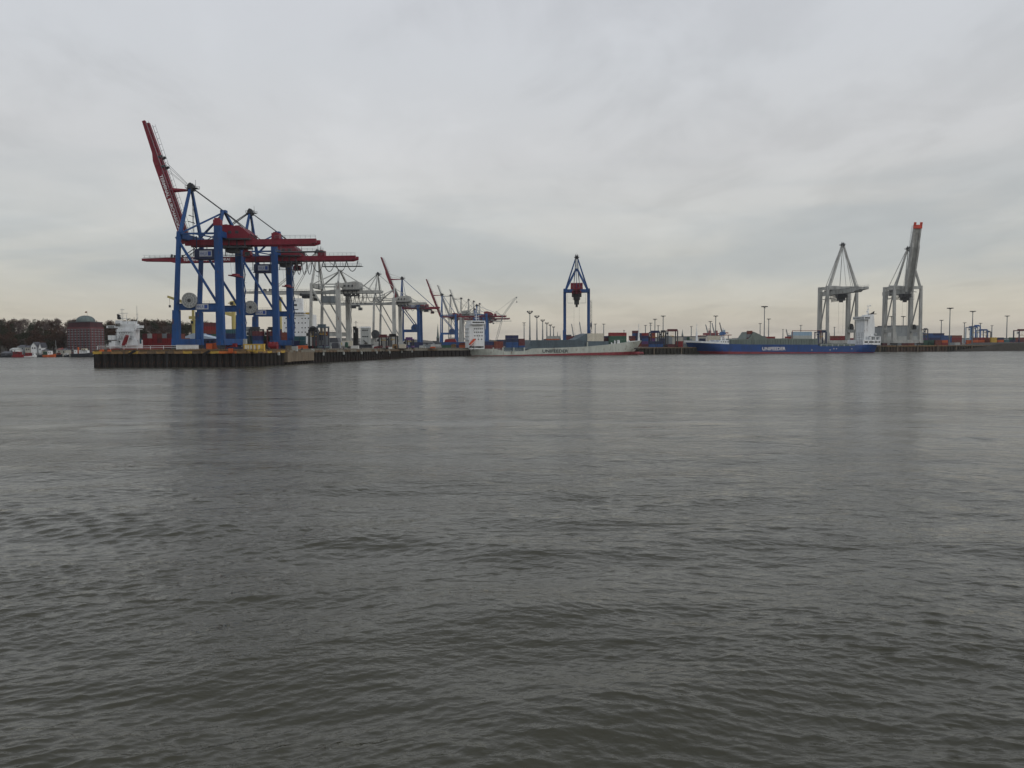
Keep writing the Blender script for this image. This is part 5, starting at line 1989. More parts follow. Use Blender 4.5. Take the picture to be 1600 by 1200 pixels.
straddle('red and black straddle carrier right of the grey ship bow', 1049.5, 706, 8.5, 15.2, 'maroon', 'dark steel', z0=5.8)
straddle('dark blue straddle carrier just behind the grey ship bow', 1022.5, 712, 7.5, 14, 'navy blue', 'dark steel', z0=5.8)
straddle('black straddle carrier left of the red one by the quay', 1035, 730, 3.5, 14.5, 'dark steel', z0=5.8)
straddle('dark blue straddle carrier at the foot of the left grey crane', 1282, 768, 7.5, 14.2, 'dark blue', 'navy blue', z0=5.8)
straddle('blue straddle carrier on top of the red stacks, left of the pair at right', 1518, 960, 9, 21, 'blue', 'pale blue', z0=5.8)
straddle('pale blue straddle carrier beside the blue one, right part of the terminal', 1524, 930, 5, 22, 'far blue', z0=5.8)
straddle('small blue straddle carrier further right on the terminal', 1534, 1000, 9, 18, 'blue', 'far blue', z0=5.8)
straddle('slim blue straddle carrier beside the small one', 1542, 1010, 4, 16, 'slate', z0=5.8)
straddle('dark straddle carrier at the right edge of the picture', 1597, 820, 12, 15.5, 'maroon', 'dark blue', z0=5.8)
straddle('small straddle carrier right of the grey crane with the raised boom', 1444, 900, 3, 18, 'slate', z0=5.8)

# on the grey ship
fr = GREY


def on_ship(fr, px, py, cols, where, L, H, back=2.5):
    s, z = fr.sz(px, py, back)
    p = fr.A + fr.d * s + fr.n * back
    stack(0, 100, [], where)
    q = random.Random(int(px))
    for i, col in enumerate(cols):
        for j, ch in enumerate(col):
            if ch == '.':
                continue
            mat = CODES[ch]
            tier = 'bottom' if j == 0 else 'top' if j == len(col) - 1 else ORD[j] + ' up'
            lab = f"{mat} container, {tier} " + (f"of {ORD[i]} column " if len(cols) > 1 else 'of the stack ') + where
            assert len(lab.split()) <= 16, lab
            o = link('container', cont_mesh(L, H, mat, False))
            o.location = p + fr.d * ((L + .3) * i) + Vector((0, 0, z + j * H))
            o.rotation_euler = (0, 0, fr.rz)
            tag(o, lab, 'container', 'containers carried on the decks of the two feeder ships')


on_ship(GREY, 757.5, 545.2, ['mn', 'uu'], 'right of the grey ship bridge', 7.2, 2.95)
on_ship(GREY, 790.5, 545.5, ['bbkn', 'bbkn', 'bmm'], 'amidships left of the grey wall', 4.9, 2.72)
on_ship(GREY, 917.8, 533, ['cc'], 'cream pair on the grey ship', 13.8, 3.1, 1.6)
on_ship(GREY, 952, 535.6, ['ggr'], 'near the bow of the grey ship', 14.8, 2.75, 3)
on_ship(GREY, 945.5, 535, ['m'], 'between the cream pair and the green ones', 3.0, 4.0, 9)
on_ship(BLUE, 1168.5, 538, ['mmyu'], 'dark end of the blue ship cargo wall', 4.2, 2.9, 3)
on_ship(BLUE, 1238.5, 530.2, ['lp'], 'under the red frame on the blue ship', 18.5, 3.3, 8)
mb = MB(); s0, z0 = BLUE.sz(1237.5, 530.5, 7.8); s1, z1 = BLUE.sz(1273.5, 516.2, 7.8)
mb.box(s0, s0 + .5, 7.6, 7.8, z0, z1); mb.box(s0 + .5, s1 + 6, 7.6, 7.8, z1 - .45, z1); mb.box(s1 + 5.4, s1 + 6, 7.6, 7.8, z0, z1 - .45)
mb.obj('cell_frame', 'rust red', _b)

# stacks on the land behind and beside the ships
G = 'behind the '
fill(690, 729, 534, 690, 'bngtyo', 'far along the pier left of ship bridge')
fill(620, 684, 536.5, 760, 'nbylmt', 'in the low row under the church spire')
fill(760, 790, 530, 1000, 'nykg', 'far behind the stern of the grey ship')
fill(829, 880, 528, 760, 'kymu', 'behind the grey wall of the ship')
fill(854, 882, 527, 745, 'ruol', 'reddish row under the six crowned light masts')
fill(884, 914, 524.5, 760, 'mkmn', 'left of the slope in the grey wall')
fill(944, 953, 525, 760, 'mkr', 'in the gap left of red-green boxes', L=6)
fill(983, 1000, 522, 760, 'knmu', 'behind the foremast of the grey ship', L=6)
fill(988, 1012, 518.5, 780, 'nrmnbv', 'mixed stack behind the grey bow', L=6.06)
fill(1003, 1028, 521, 745, 'mrvnwb', 'right of the grey ship foremast', L=6.06)
fill(1014, 1036, 532, 700, 'nkb', 'low on the quay by the grey bow', L=6.06, vary=0)
fill(1030, 1046, 526, 760, 'tnky', 'between the two straddle carriers by the bow', L=6.06)
fill(1044, 1056, 536, 695, 'mrm', 'below the red straddle carrier', L=6.06, vary=0)
fill(1056.5, 1069, 531, 705, 'rr', 'bright red pair right of the red straddle carrier', L=6.06, vary=0)
stack(1068.5, 708, ['yly', 'gyg'], 'grey green ends left of the blue bow', L=2.4, H=3.0, end=True, zb=5.8)
fill(1072, 1090, 529, 800, 'yncl', 'behind the blue ship bow', L=6.06)
fill(1093, 1106, 527.5, 800, 'nbk', 'left of the cream box behind the blue bow', L=6.06, vary=0)
fill(1106, 1126, 525.5, 790, 'cc', 'cream ones above the blue ship forecastle', vary=0, L=12.6)
fill(1140, 1168, 529, 850, 'ylg', 'behind the green cargo wall, left part')
fill(1196, 1236, 525.5, 1000, 'rlrwt', 'behind the slope of the green wall')
fill(1213, 1240, 527.5, 830, 'golo', 'with orange ones left of the red frame', L=6.06)
fill(1294, 1340, 523.5, 900, 'rrru', 'between the left grey crane\'s legs, behind', vary=1)
fill(1289, 1336, 530.5, 800, 'lyyl', 'pale grey row between the left grey crane legs', vary=0)
fill(1379, 1440, 536, 790, 'uwmylu', 'low row in front of the grey shed', vary=0, L=6.06)
fill(1441, 1470, 520.5, 900, 'vpbn', 'back row right of the last grey crane', vary=0)
fill(1452, 1483, 524, 880, 'nbkb', 'second row right of the last grey crane', vary=0)
fill(1441, 1462, 531.5, 800, 'lcg', 'pale green low ones by the quay at right', vary=0, L=6.06)
fill(1462, 1481, 532, 795, 'oru', 'orange ones low by the quay at right', vary=0, L=6.06)
fill(1486, 1512, 522.5, 890, 'mumr', 'dark red ones right of the navy row', vary=1)
fill(1511, 1556, 525.5, 850, 'ururoo', 'orange red ones below the blue straddle carriers', vary=1, L=6.06)
fill(1549, 1560, 528.5, 845, 'YoY', 'yellow ones at the end of the orange row', vary=1, L=6.06)
fill(1560, 1590, 528.5, 880, 'ytgkou', 'mixed ones near the right edge', vary=1, L=6.06)
fill(1585, 1640, 524, 900, 'nmku', 'at the right edge of the picture', vary=1)
stack(1482, 830, ['y', 'l'], 'low at the top of dark bank', L=6.06, zb=5.8)


# ------------------------------------------------------------------ light masts
def light_mast(px, ytop, label, crown=False, hgt=36.0, twin=False):
    d = (5.8 + hgt - EYE) * F / (hz(px) - ytop)
    z0 = zg(d)
    t = thing('light_mast', label, 'light mast', (xat(px, d), d, z0), 0, 'tall light masts across the terminal')
    w = .0011 * d
    mb = MB(); mb.tube([(0, 0, 0), (0, 0, hgt * .5), (0, 0, hgt - .8)], max(.42, w * (.65 if not crown else 1.0)), 8, max(.22, w * .4))
    if crown:
        mb.tube([(-.8, 0, 0), (-.15, 0, hgt - 1)], .22, 5)
        mb.tube([(.8, 0, 0), (.15, 0, hgt - 1)], .22, 5)
    mb.obj('pole', 'far steel', t)
    mb = MB()
    if crown:
        for k in range(8):
            a = k * math.pi / 4
            mb.beam((0, 0, hgt - 1.8), (math.cos(a) * 2.6, math.sin(a) * 2.6, hgt - .4), .3)
            mb.box(math.cos(a) * 2.6 - .5, math.cos(a) * 2.6 + .5, math.sin(a) * 2.6 - .3, math.sin(a) * 2.6 + .3, hgt - .4, hgt + 1.0)
        mb.lathe([(.4, hgt - 2.2), (2.2, hgt - 1.2), (2.2, hgt - .9), (.4, hgt - .9)], n=10)
    else:
        r = 2.4
        mb.lathe([(.3, hgt - 1.5), (r, hgt - .5), (r, hgt - .2), (.3, hgt - .2)], n=12)
        for k in range(8):
            a = k * math.pi / 4
            mb.box(math.cos(a) * r - .45, math.cos(a) * r + .45, math.sin(a) * r - .3, math.sin(a) * r + .3, hgt - .9, hgt - .1)
        mb.beam((-r * .5, 0, hgt - 2.2), (r * .5, 0, hgt - 2.2), .15)
        if twin:
            mb.box(-r, r, -.3, .3, hgt - 4.4, hgt - 3.9)
    mb.obj('lamp_head', 'dark steel', t)
    if hgt > 20 and d < 1000:
        mb = MB(); mb.box(-.9, .9, -.9, .9, hgt * .22, hgt * .22 + 1.6); mb.obj('service_box', 'far steel', t)


for i, (px, y) in enumerate(((828, 487.5), (839, 494.5), (848, 500.5), (854.5, 505), (860, 508), (865, 511))):
    light_mast(px, y, f'crowned light mast, {ORD[i]} from left of six right of the dark blue ship stack', True)
for px, y, lab in ((819, 504, 'slim dark light mast with cross arms above the dark blue ship stack'),
                   (930, 506, 'light mast left above the cream containers'), (943.3, 506, 'light mast right above the cream containers'),
                   (975, 516, 'low distant light mast above the red ship container'),
                   (1008.5, 508, 'short light mast just right of the grey ship foremast'), (1016.5, 504.5, 'light mast with doubled lamp ring behind the grey bow'),
                   (1023.2, 498.3, 'taller light mast over the dark blue straddle carrier'), (1028.3, 508.5, 'short light mast left of the black straddle carrier'),
                   (1036, 493.3, 'tallest light mast behind the grey bow'), (1080, 510, 'light mast just left of the blue ship foremast'),
                   (1109.7, 502, 'light mast between the small raised red cranes'), (1118, 493.3, 'tall light mast among the small raised red cranes'),
                   (1187.5, 505, 'short light mast left of the very tall one'), (1194, 478.5, 'very tall light mast behind the green cargo wall'),
                   (1200.8, 498, 'light mast right of the very tall one'), (1223.2, 514.5, 'small distant light mast left of the red frame'),
                   (1251, 508, 'light mast above the pale blue container'), (1303.6, 511, 'light mast between the left grey crane legs'),
                   (1392.3, 494, 'light mast seen left inside the right grey crane'), (1410.7, 494, 'light mast seen right inside the right grey crane'),
                   (1470.3, 500, 'light mast above the navy containers'), (1483.4, 481, 'tallest light mast on the right of the terminal'),
                   (1506.5, 504, 'small light mast left of the blue straddle carriers'), (1518.9, 486, 'tall light mast above the blue straddle carriers'),
                   (1531.4, 504.8, 'thick short light mast on the small blue straddle carrier'), (1549.4, 508.5, 'thin light mast above the yellow containers'),
                   (1572.7, 493.3, 'rightmost tall light mast')):
    light_mast(px, y, lab, False, twin=(px in (819, 1016.5)))


# ------------------------------------------------------------------ buildings, towers and far cranes
def warehouse():
    fr = flat(835, 1378)
    t = thing('warehouse', 'grey flat warehouse with a pale door panel behind the right grey crane', 'building', fr.A, 0)
    P = lambda x, y: fr.sz(x, y)
    mb = MB(); a, z1 = P(1376, 511); b, z0 = P(1436, 541); m, z2 = P(1392, 509.3)
    mb.box(a, m, 0, 30, z0, z1); mb.box(m, b, 0, 30, z0, z2)
    w = mb.obj('wall', 'hall grey', t)
    mb = MB()
    for i in range(22):
        x = a + (b - a) * (i + .5) / 22
        mb.box(x - .12, x + .12, -.1, 0, z0, z1 - .3)
    q = mb.obj('cladding_rib', 'hall grey', t); q['kind'] = 'stuff'
    mb = MB(); mb.box(m - .2, b + .3, -.3, 30.3, z2, z2 + .5); mb.box(a - .3, m - .2, -.3, 30.3, z1, z1 + .5); mb.obj('roof', 'slate', t)
    mb = MB(); x0, z = P(1387, 518); x1, zz = P(1393, 526); mb.box(x0, x1, -.25, -.1, zz, z); mb.obj('door', 'pale grey', t)
    mb = MB(); x0, z = P(1379, 525.5); mb.box(x0, b + 1, -1.5, -.3, z0, z); mb.obj('loading_ramp', 'light grey', t)
    fr = flat(480, 282)
    t = thing('hall', 'low hall with pale blue pitched roof behind the foremost crane foot', 'building', fr.A, 0)
    P = lambda x, y: fr.sz(x, y)
    a, ze = P(281, 529.5); b, _ = P(337, 529.5); m, zr = P(301, 520.8)
    mb = MB(); mb.prism([(a, ze), (m, zr), (m + 3, zr), (m + 2.5, ze)], -.2, 14); mb.obj('roof', 'roof blue', t)
    mb = MB(); mb.prism([(m + 3.2, ze), (m + 3.2, zr - .6), (b, ze + .1), (b, ze)], .6, 14); mb.obj('roof', 'roof blue', t)
    mb = MB(); mb.box(a + .3, b - .3, 0, 13.5, 7, ze); w = mb.obj('wall', 'dark blue', t)
    windows(w, span(a + 1, b - 1, 8), ze - 1.6, -.05, 1.2, 1.0)
    # dark tower with mast
    fr = flat(505, 555)
    t = thing('dark_tower', 'narrow black tower with a small mast standing on the pier', 'tower', fr.A, 0)
    P = lambda x, y: fr.sz(x, y)
    a, z1 = P(551.3, 510); b, z0 = P(559, 545)
    mb = MB(); mb.plan([(a + .3, 0), (b - .3, 0), (b, .6), (b, 3), (a, 3), (a, .6)], z0, z1 - 1); mb.plan([(a, -.2), (b - 1, -.2), (b - 1, 3), (a, 3)], z1 - 1, z1); mb.box(b - 1, b + .2, .2, 2, z1 - 3, z1 - 1.6); mb.obj('body', 'black', t)
    mb = MB(); s, z = P(555.5, 501.5); mb.beam((s, 1, z1), (s, 1, z), .22); mb.box(s - 1.1, s + 1.3, .9, 1.1, z - 1.2, z - 1.05); mb.box(s - .5, s + .6, .9, 1.1, z - .3, z - .15); mb.obj('mast', 'dark steel', t)
    windows(t, [a + 1.0], z1 - 3, -.25, .6, 1.4, 'light grey')


warehouse()


def residence():
    dA, dB, dC = 700, 684, 712
    A = at(105.5, 537, dA); B = at(142, 537, dB); C_ = at(163, 537, dC)
    t = thing('brick_apartment_building', 'tall red brick residence with green glass dome on the wooded shore', 'building', (A.x, A.y, 0), 0)
    o = Vector((A.x, A.y, 0))
    f1, f2 = Fr(A, B), Fr(B, C_)
    zt = f1.sz(124, 511)[1]; zt2 = f1.sz(124, 503.5)[1]
    D = Vector((C_.x + (A.x - B.x), C_.y + (A.y - B.y) + 14, 0))
    pl = [((p - o).x, (p - o).y) for p in (Vector((A.x, A.y, 0)), Vector((B.x, B.y, 0)), Vector((C_.x, C_.y, 0)), D)]
    mb = MB(); mb.plan(pl, 2, zt); wall = mb.obj('wall', 'brick', t)
    cx, cy = sum(p[0] for p in pl) / 4, sum(p[1] for p in pl) / 4
    ins = [(cx + (x - cx) * .93, cy + (y - cy) * .93) for x, y in pl]
    mb = MB(); mb.plan(ins, zt, zt2); mb.obj('attic', 'brick dark', t)
    mb = MB(); mb.plan([(cx + (x - cx) * .96, cy + (y - cy) * .96) for x, y in pl], zt2, zt2 + .5); mb.obj('roof', 'slate', t)
    R = 7.6
    prof = [(R, zt2 + .5), (R, zt2 + 1.2)] + [(R * math.cos(a), zt2 + 1.2 + 5.0 * math.sin(a)) for a in [i * math.pi / 16 for i in range(1, 8)]] + [(.3, zt2 + 6.2)]
    mb = MB(); mb.lathe(prof, (cx - .5, cy - 2), 24); dm_ = mb.obj('dome', 'dome green', t)
    mb = MB()
    for k in range(12):
        a = k * math.pi / 6
        pts = [(cx - .5 + math.cos(a) * (r + .05), cy - 2 + math.sin(a) * (r + .05), z + .05) for r, z in prof[1:]]
        mb.tube(pts, .12, 4)
    mb.obj('rib', 'slate', dm_)
    wm = MB(); wm.box(-.95, .95, -.12, .02, -.85, .85)
    m1 = wm.mesh('window', 'grey')
    wp = MB(); wp.box(-.72, .72, -.18, -.12, -.55, .62); wp.box(-.03, .03, -.22, -.18, -.55, .62)
    m2 = wp.mesh('pane', 'glass')
    for f, n in ((f1, 7), (f2, 4)):
        for r in range(9):
            py = 516 + r * 3.95
            for k in range(n):
                s = f.L * (k + .5) / n
                z = f.sz(124, py)[1] if f is f1 else f1.sz(124, py)[1]
                p = f.A + f.d * s - o
                w = link('window', m1, wall, (p.x, p.y, z), f.rz)
                link('pane', m2, wall, (p.x, p.y, z), f.rz)
    mb = MB()
    for r in range(10):
        z = f1.sz(124, 514.1 + r * 3.95)[1]
        for f in (f1, f2):
            a_, b_ = f.A - f.n * .25 - o, f.A + f.d * f.L - f.n * .25 - o
            mb.beam((a_.x, a_.y, z), (b_.x, b_.y, z), .3, .22)
    mb.obj('floor_band', 'hall grey', t)
    fl = thing('flag', 'small flag on a thin pole above the dome of the brick residence', 'flag', (o.x + cx, o.y + cy, zt2 + 6.2))
    zf = zat(134, 487.5, o.y + cy) - zt2 - 6.2
    mb = MB(); mb.tube([(0, 0, 0), (0, 0, zf + .8)], .05, 5); mb.obj('pole', 'far steel', fl)
    mb = MB(); mb.add([(0, 0, zf - .8), (-1.0, .1, zf - .7), (-1.9, 0, zf - .9), (-1.9, 0, zf + .4), (-1.0, .12, zf + .6), (0, 0, zf + .5),
                       (0, .04, zf - .8), (-1.0, .14, zf - .7), (-1.9, .04, zf - .9), (-1.9, .04, zf + .4), (-1.0, .16, zf + .6), (0, .04, zf + .5)],
                      [(0, 1, 4, 5), (1, 2, 3, 4), (6, 11, 10, 7), (7, 10, 9, 8), (0, 5, 11, 6), (2, 8, 9, 3)]); mb.obj('cloth', 'flag', fl)


residence()


def house(label, px0, px1, yr, ye, yb, d, wall='house wall', roof='slate', rz=0.0, side=False):
    fr = flat(d, px0)
    t = thing('house', label, 'house', fr.A, rz)
    P = lambda x, y: fr.sz(x, y)
    a, zr = P(px0, yr); b, ze = P(px1, ye); _, z0 = P(px0, yb)
    dp = 8
    mb = MB(); mb.box(a, b, 0, dp, z0 - 2, ze)
    if side:
        mb.prism([(a, ze), ((a + b) / 2, zr), (b, ze)], 0, dp)
    w = mb.obj('wall', wall, t)
    mb = MB()
    if side:
        m = (a + b) / 2
        mb.prism([(a - .4, ze - .2), (m, zr), (b + .4, ze - .2), (b + .4, ze + .1), (m, zr + .35), (a - .4, ze + .1)], -.4, dp + .4)
    else:
        mb.add([(a - .3, -.4, ze), (b + .3, -.4, ze), (b + .3, dp + .4, ze), (a - .3, dp + .4, ze), (a + .5, dp / 2, zr), (b - .5, dp / 2, zr)],
               [(0, 1, 5, 4), (2, 3, 4, 5), (1, 2, 5), (3, 0, 4), (0, 3, 2, 1)])
        mb.box(b - 2, b - 1.3, dp / 2 - .3, dp / 2 + .3, zr - .5, zr + .9)
    mb.obj('roof', roof, t)
    n = max(1, int((b - a) / 2.2))
    for r in range(max(1, int((ze - z0) / 2.8))):
        windows(w, span(a + .4, b - .4, n), ze - 1.5 - r * 2.8, -.05, .9, 1.2)


for i, args in enumerate((('white gabled house with a steep pale front, tallest in the row on the left shore', 48, 57, 535, 541, 551, 668, 'ship white', 'slate', 0, True),
                          ('narrow white gable left of the orange boat', 60, 64.5, 536, 543, 551, 667, 'ship white', 'slate', 0, True),
                          ('grey house left of the steep white gable', 39, 47.5, 540, 543, 551, 668, 'house wall', 'slate'),
                          ('pale round-roofed pavilion above the red boat', 15, 26, 543.5, 546, 552, 665, 'ship white', 'light grey'),
                          ('dark grey house behind the pavilion', 27, 38, 539, 542, 551, 676, 'hall grey', 'slate'),
                          ('low dark quay building at the far left', 1, 16, 549, 552, 556, 660, 'slate', 'slate'),
                          ('red roofed low house left of the brick residence', 88, 96, 544, 546.5, 553, 666, 'house wall', 'rust red'),
                          ('pale low house beside the red roofed one', 96, 103, 544.5, 547, 553, 664, 'house wall', 'slate'),
                          ('small pale house right of the narrow gable', 65, 71, 545.5, 548, 553, 664, 'house wall', 'slate'))):
    house(*args)


def boat(label, px0, px1, yw, ydeck, d, hullm, cabins, mast=None, funnel=None):
    fr = flat(d, px0)
    t = thing('boat', label, 'boat', fr.A, 0, 'boats moored along the left shore')
    P = lambda x, y: fr.sz(x, y)
    a, _ = P(px0, yw); b, zd = P(px1, ydeck)
    L = b - a
    w = min(5.5, L * .3)
    prof = [(0, .35), (.1, .9), (.35, 1), (.75, .95), (.92, .55), (1, .04)]
    mb = MB(); vs = []
    for u, h in prof:
        rise = .9 * max(0, u - .6) / .4
        for z, k in ((-.4, .8), (.5, .93), (zd + rise, 1.0)):
            x = a + L * u - (1 - k) * 3 * (1 if u > .5 else -.3)
            vs += [(x, w / 2 - h * k * w / 2, z), (x, w / 2 + h * k * w / 2, z)]
    fs = []
    for i in range(len(prof) - 1):
        o = i * 6; n = o + 6
        fs += [(o, o + 2, n + 2, n), (o + 2, o + 4, n + 4, n + 2), (o + 1, n + 1, n + 3, o + 3), (o + 3, n + 3, n + 5, o + 5), (o + 4, o + 5, n + 5, n + 4)]
    fs += [(0, 1, 3, 5, 4, 2), tuple(len(vs) - 6 + k for k in (0, 2, 4, 5, 3, 1))]
    mb.add(vs, fs); mb.obj('hull', hullm, t)
    for (x0, x1, y0, y1, m) in cabins:
        c0, z1 = P(x0, y0); c1, z0 = P(x1, y1)
        mb = MB(); mb.prism([(c0, z0 - .3), (c0 + .1, z1), (c1 - .25, z1), (c1, z0 - .3)], w * .22, w * .8); mb.box(c0 - .1, c1, w * .18, w * .84, z1, z1 + .12)
        cb = mb.obj('cabin', m, t)
        windows(cb, span(c0 + .3, c1 - .4, max(1, int((c1 - c0) / 1.3))), (z0 + z1) / 2 + .1, w * .22 - .03, .7, .5)
    if mast:
        s, z = P(mast[0], mast[1]); mb = MB(); mb.beam((s, w / 2, zd), (s, w / 2, z), .16); mb.beam((s, w / 2, zd + (z - zd) * .7), (s + 1, w / 2, zd + (z - zd) * .4), .1); mb.obj('mast', 'light grey', t)
    if funnel:
        s, z = P(funnel[0], funnel[1]); mb = MB(); mb.lathe([(.7, zd), (.65, z - .7)], (s, w / 2), 10); mb.obj('funnel', funnel[2], t)
        mb = MB(); mb.lathe([(.68, z - .7), (.62, z)], (s, w / 2), 10); mb.obj('funnel_top', 'black', t)


boat('red and white launch at the far left shore', 17, 36, 559, 555.5, 642, 'red', [(19, 32, 550, 555.5, 'red'), (22, 27, 549.3, 551, 'white')])
boat('white boat with dark red awning right of the red launch', 35, 56, 559, 556.5, 643, 'ship white', [(38, 50, 551.5, 556, 'red'), (49, 53, 552, 556, 'ship white')])
boat('grey barge between the white and the orange boat', 52, 68, 558.6, 554.5, 650, 'slate', [(53, 62, 552, 554.5, 'light grey')])
boat('orange pilot boat with green white cabin', 65, 86, 558.6, 554.5, 645, 'orange', [(66, 72, 549.5, 554, 'green'), (73, 80, 548.5, 554, 'ship white')], (70, 545))
boat('small dark boat with reddish cabin right of the orange one', 86, 97, 558.2, 554.5, 650, 'hull dark', [(88, 94, 551.5, 554.5, 'rust red')], (86, 532))
boat('white motor boat left of the old steamer', 99, 108, 558, 555, 648, 'hull dark', [(100.5, 106, 552, 555, 'ship white')], (105, 546))
boat('old dark steamer with white deckhouse and yellow black funnel', 108, 142, 558, 552.5, 640, 'hull dark', [(114, 119, 547, 552.5, 'ship white'), (122, 136, 547.5, 552.5, 'ship white'), (126, 133, 544.5, 548, 'cream')], (111, 540), (119.5, 541, 'orange'))
boat('small dark tender at the right of the steamer', 139, 150, 557.6, 555, 650, 'hull dark', [(142, 146, 552.5, 555, 'light grey')])
boat('black barge lying at the far left edge', -4, 17, 559, 555.8, 646, 'hull dark', [(2, 8, 553, 556, 'slate')])


def lattice(mb, a, b, w, r=.14, n=12):
    a, b = Vector(a), Vector(b)
    d = (b - a).normalized()
    s = d.cross(Vector((0, 1, 0))).normalized() * w / 2
    y = Vector((0, w / 2, 0))
    cs = [s + y, s - y, -s - y, -s + y]
    for c in cs:
        mb.beam(a + c, b + c, r)
    for i in range(n):
        p, q = a.lerp(b, i / n), a.lerp(b, (i + 1) / n)
        for k in range(4):
            mb.beam(p + cs[k], q + cs[(k + 1) % 4], r * .7)


def far_things():
    # lattice boom mobile crane behind the white ship bridge
    fr = flat(690, 772)
    t = thing('lattice_crane', 'slender lattice crane with steep jib left of the long pier row end', 'crane', fr.A, 0)
    P = lambda x, y: (fr.sz(x, y)[0], 0, fr.sz(x, y)[1])
    mb = MB(); lattice(mb, P(773, 541), P(783.5, 502), 1.5, .16, 14); mb.obj('tower', 'far steel', t)
    mb = MB(); lattice(mb, P(785, 494.5), P(806, 465), 1.2, .16, 14); mb.beam(P(783.5, 502), P(785, 494.5), .9); mb.beam(P(806, 465), P(808, 464.3), .9); mb.obj('jib', 'far steel', t)
    mb = MB(); mb.beam(P(785, 494.5), P(775, 486), .35); mb.beam(P(775, 486), P(772, 491), .2); mb.beam(P(775, 488), P(803, 466), .12); mb.beam(P(775, 486), P(783, 503), .12); mb.obj('back_mast', 'far steel', t)
    mb = MB(); mb.beam(P(807.5, 465), P(807.5, 471), .1); a = P(807.5, 471); mb.box(a[0] - .4, a[0] + .4, -.3, .3, a[2] - 1, a[2]); mb.obj('hook', 'dark steel', t)
    mb = MB(); a = P(769, 536); b = P(778, 541.5); mb.box(a[0], b[0], -3, 3, b[2] - .5, a[2]); mb.box(a[0] + .6, b[0] - .6, -2.4, -1, a[2], a[2] + 1.6); mb.obj('carrier', 'yellow', t)
    # tower cranes
    for lab, px, dd, ym, yj, x0, x1 in (('thin tower crane far beyond the left wood', 250, 1500, 520, 507.5, 201, 270), ('grey tower crane with long flat jib behind the blue cranes left of the spire', 640, 1300, 520, 503, 664, 692)):
        if px == 640:
            continue
        fr = flat(dd, px)
        t = thing('tower_crane', lab, 'tower crane', fr.A, 0)
        P = lambda x, y: (fr.sz(x, y)[0], 0, fr.sz(x, y)[1])
        mb = MB(); lattice(mb, P(px, 536), P(px, yj), 2, .28, 14); mb.obj('tower', 'far steel', t)
        mb = MB(); lattice(mb, P(x0, yj + .5), P(px, yj), 1.5, .22, 26); mb.obj('jib', 'far steel', t)
        mb = MB(); lattice(mb, P(px, yj), P(x1, yj + .3), 1.5, .22, 8); a = P(x1 - 6, yj + 1); mb.box(a[0], a[0] + 5, -1, 1, a[2] - 3, a[2]); mb.obj('counter_jib', 'slate', t)
    # church
    fr = flat(1500, 684)
    t = thing('church', 'distant church with a slender dark spire seen between the blue cranes', 'church', fr.A, 0)
    P = lambda x, y: fr.sz(x, y)
    a, z0 = P(682, 541); b, z1 = P(686, 528)
    mb = MB(); mb.box(a, b, 0, b - a, 5, z1); tw = mb.obj('tower', 'slate', t)
    windows(tw, [(a + b) / 2], z1 - 3, -.05, 1.4, 2.4)
    m = (a + b) / 2
    mb = MB(); mb.lathe([(3.0, z1), (1.9, z1 + 4), (.9, P(684, 515)[1]), (.15, P(684, 506)[1])], (m, (b - a) / 2), 8); mb.obj('spire', 'dome green', t)
    a2, _ = P(676, 541); _, z2 = P(676, 534.5)
    mb = MB(); mb.box(a2, a, 0, 12, 5, z2); mb.prism([(a2, z2), (a, z2), (a - .5, z2 + 2.2), (a2 + .5, z2 + 2.2)], 3, 9); mb.obj('nave', 'slate', t)
    for px, y, lab in ((871.2, 517.5, 'thin distant church spire, left of the pair beyond the crowned masts'), (875.3, 521, 'shorter thin distant spire, right of the pair beyond the crowned masts'), (1066.5, 514, 'distant dark tower with stepped top left of the blue bow')):
        fr = flat(2400, px)
        t = thing('church_tower', lab, 'church tower', fr.A, 0)
        _, zt = fr.sz(px, y)
        mb = MB(); mb.box(-2.4, 2.4, 0, 4.8, 5, zt - 18); mb.obj('tower', 'slate', t)
        mb = MB(); mb.lathe([(2.8, zt - 18), (1.4, zt - 12), (.8, zt - 6), (.1, zt)], (0, 2.4), 8); mb.obj('spire', 'dome green', t)
    # small distant gantries with raised jibs
    for i, (px, xt, yt, yb_, m, lab) in enumerate(((897.5, 893, 506, 527, 'far steel', 'small far grey crane with raised jib, left of two seen through the lone blue crane'),
                                                   (910, 905.5, 503, 526.5, 'far steel', 'small far grey crane with raised jib, right of two seen through the lone blue crane'),
                                                   (1107, 1102.5, 507, 520, 'slate', 'small far crane with raised jib, leftmost of three above the blue ship bow'),
                                                   (1117, 1112.5, 504.8, 520, 'slate', 'small far crane with raised jib, middle of three above the blue ship bow'),
                                                   (1129, 1124.3, 504, 519, 'slate', 'small far crane with raised jib, rightmost of three above the blue ship bow'),
                                                   (1232, 1228.5, 514.5, 527, 'far steel', 'tiny far crane with raised jib left of the red frame'))):
        d = 2600
        fr = flat(d, px)
        red = 1100 < px < 1140
        t = thing('far_gantry_crane', lab, 'crane', fr.A, 0, 'small distant cranes on the skyline')
        P = lambda x, y, b=0.0: Vector((fr.sz(x, y)[0], b, fr.sz(x, y)[1]))
        mb = MB(); mb.beam(P(px - 1, yb_), P(xt, yt), 3.4, 3.4, 2.4, 2.4); mb.obj('boom', 'far steel' if px != 1129 else 'slate', t)
        mb = MB(); zt = P(px, yb_)
        for dx in (-1.6, 2.2):
            for b in (0, 14):
                mb.beam(P(px + dx, yb_, b), Vector((P(px + dx, yb_).x, b, 5)), 1.8)
        mb.obj('leg', 'far blue' if red else 'far steel', t)
        mb = MB(); mb.beam(P(px - 1, yb_ + 1), P(px + (9 if red else 4), yb_ + 1.2), 4, 3.5); mb.obj('girder', 'red' if red else 'far steel', t)
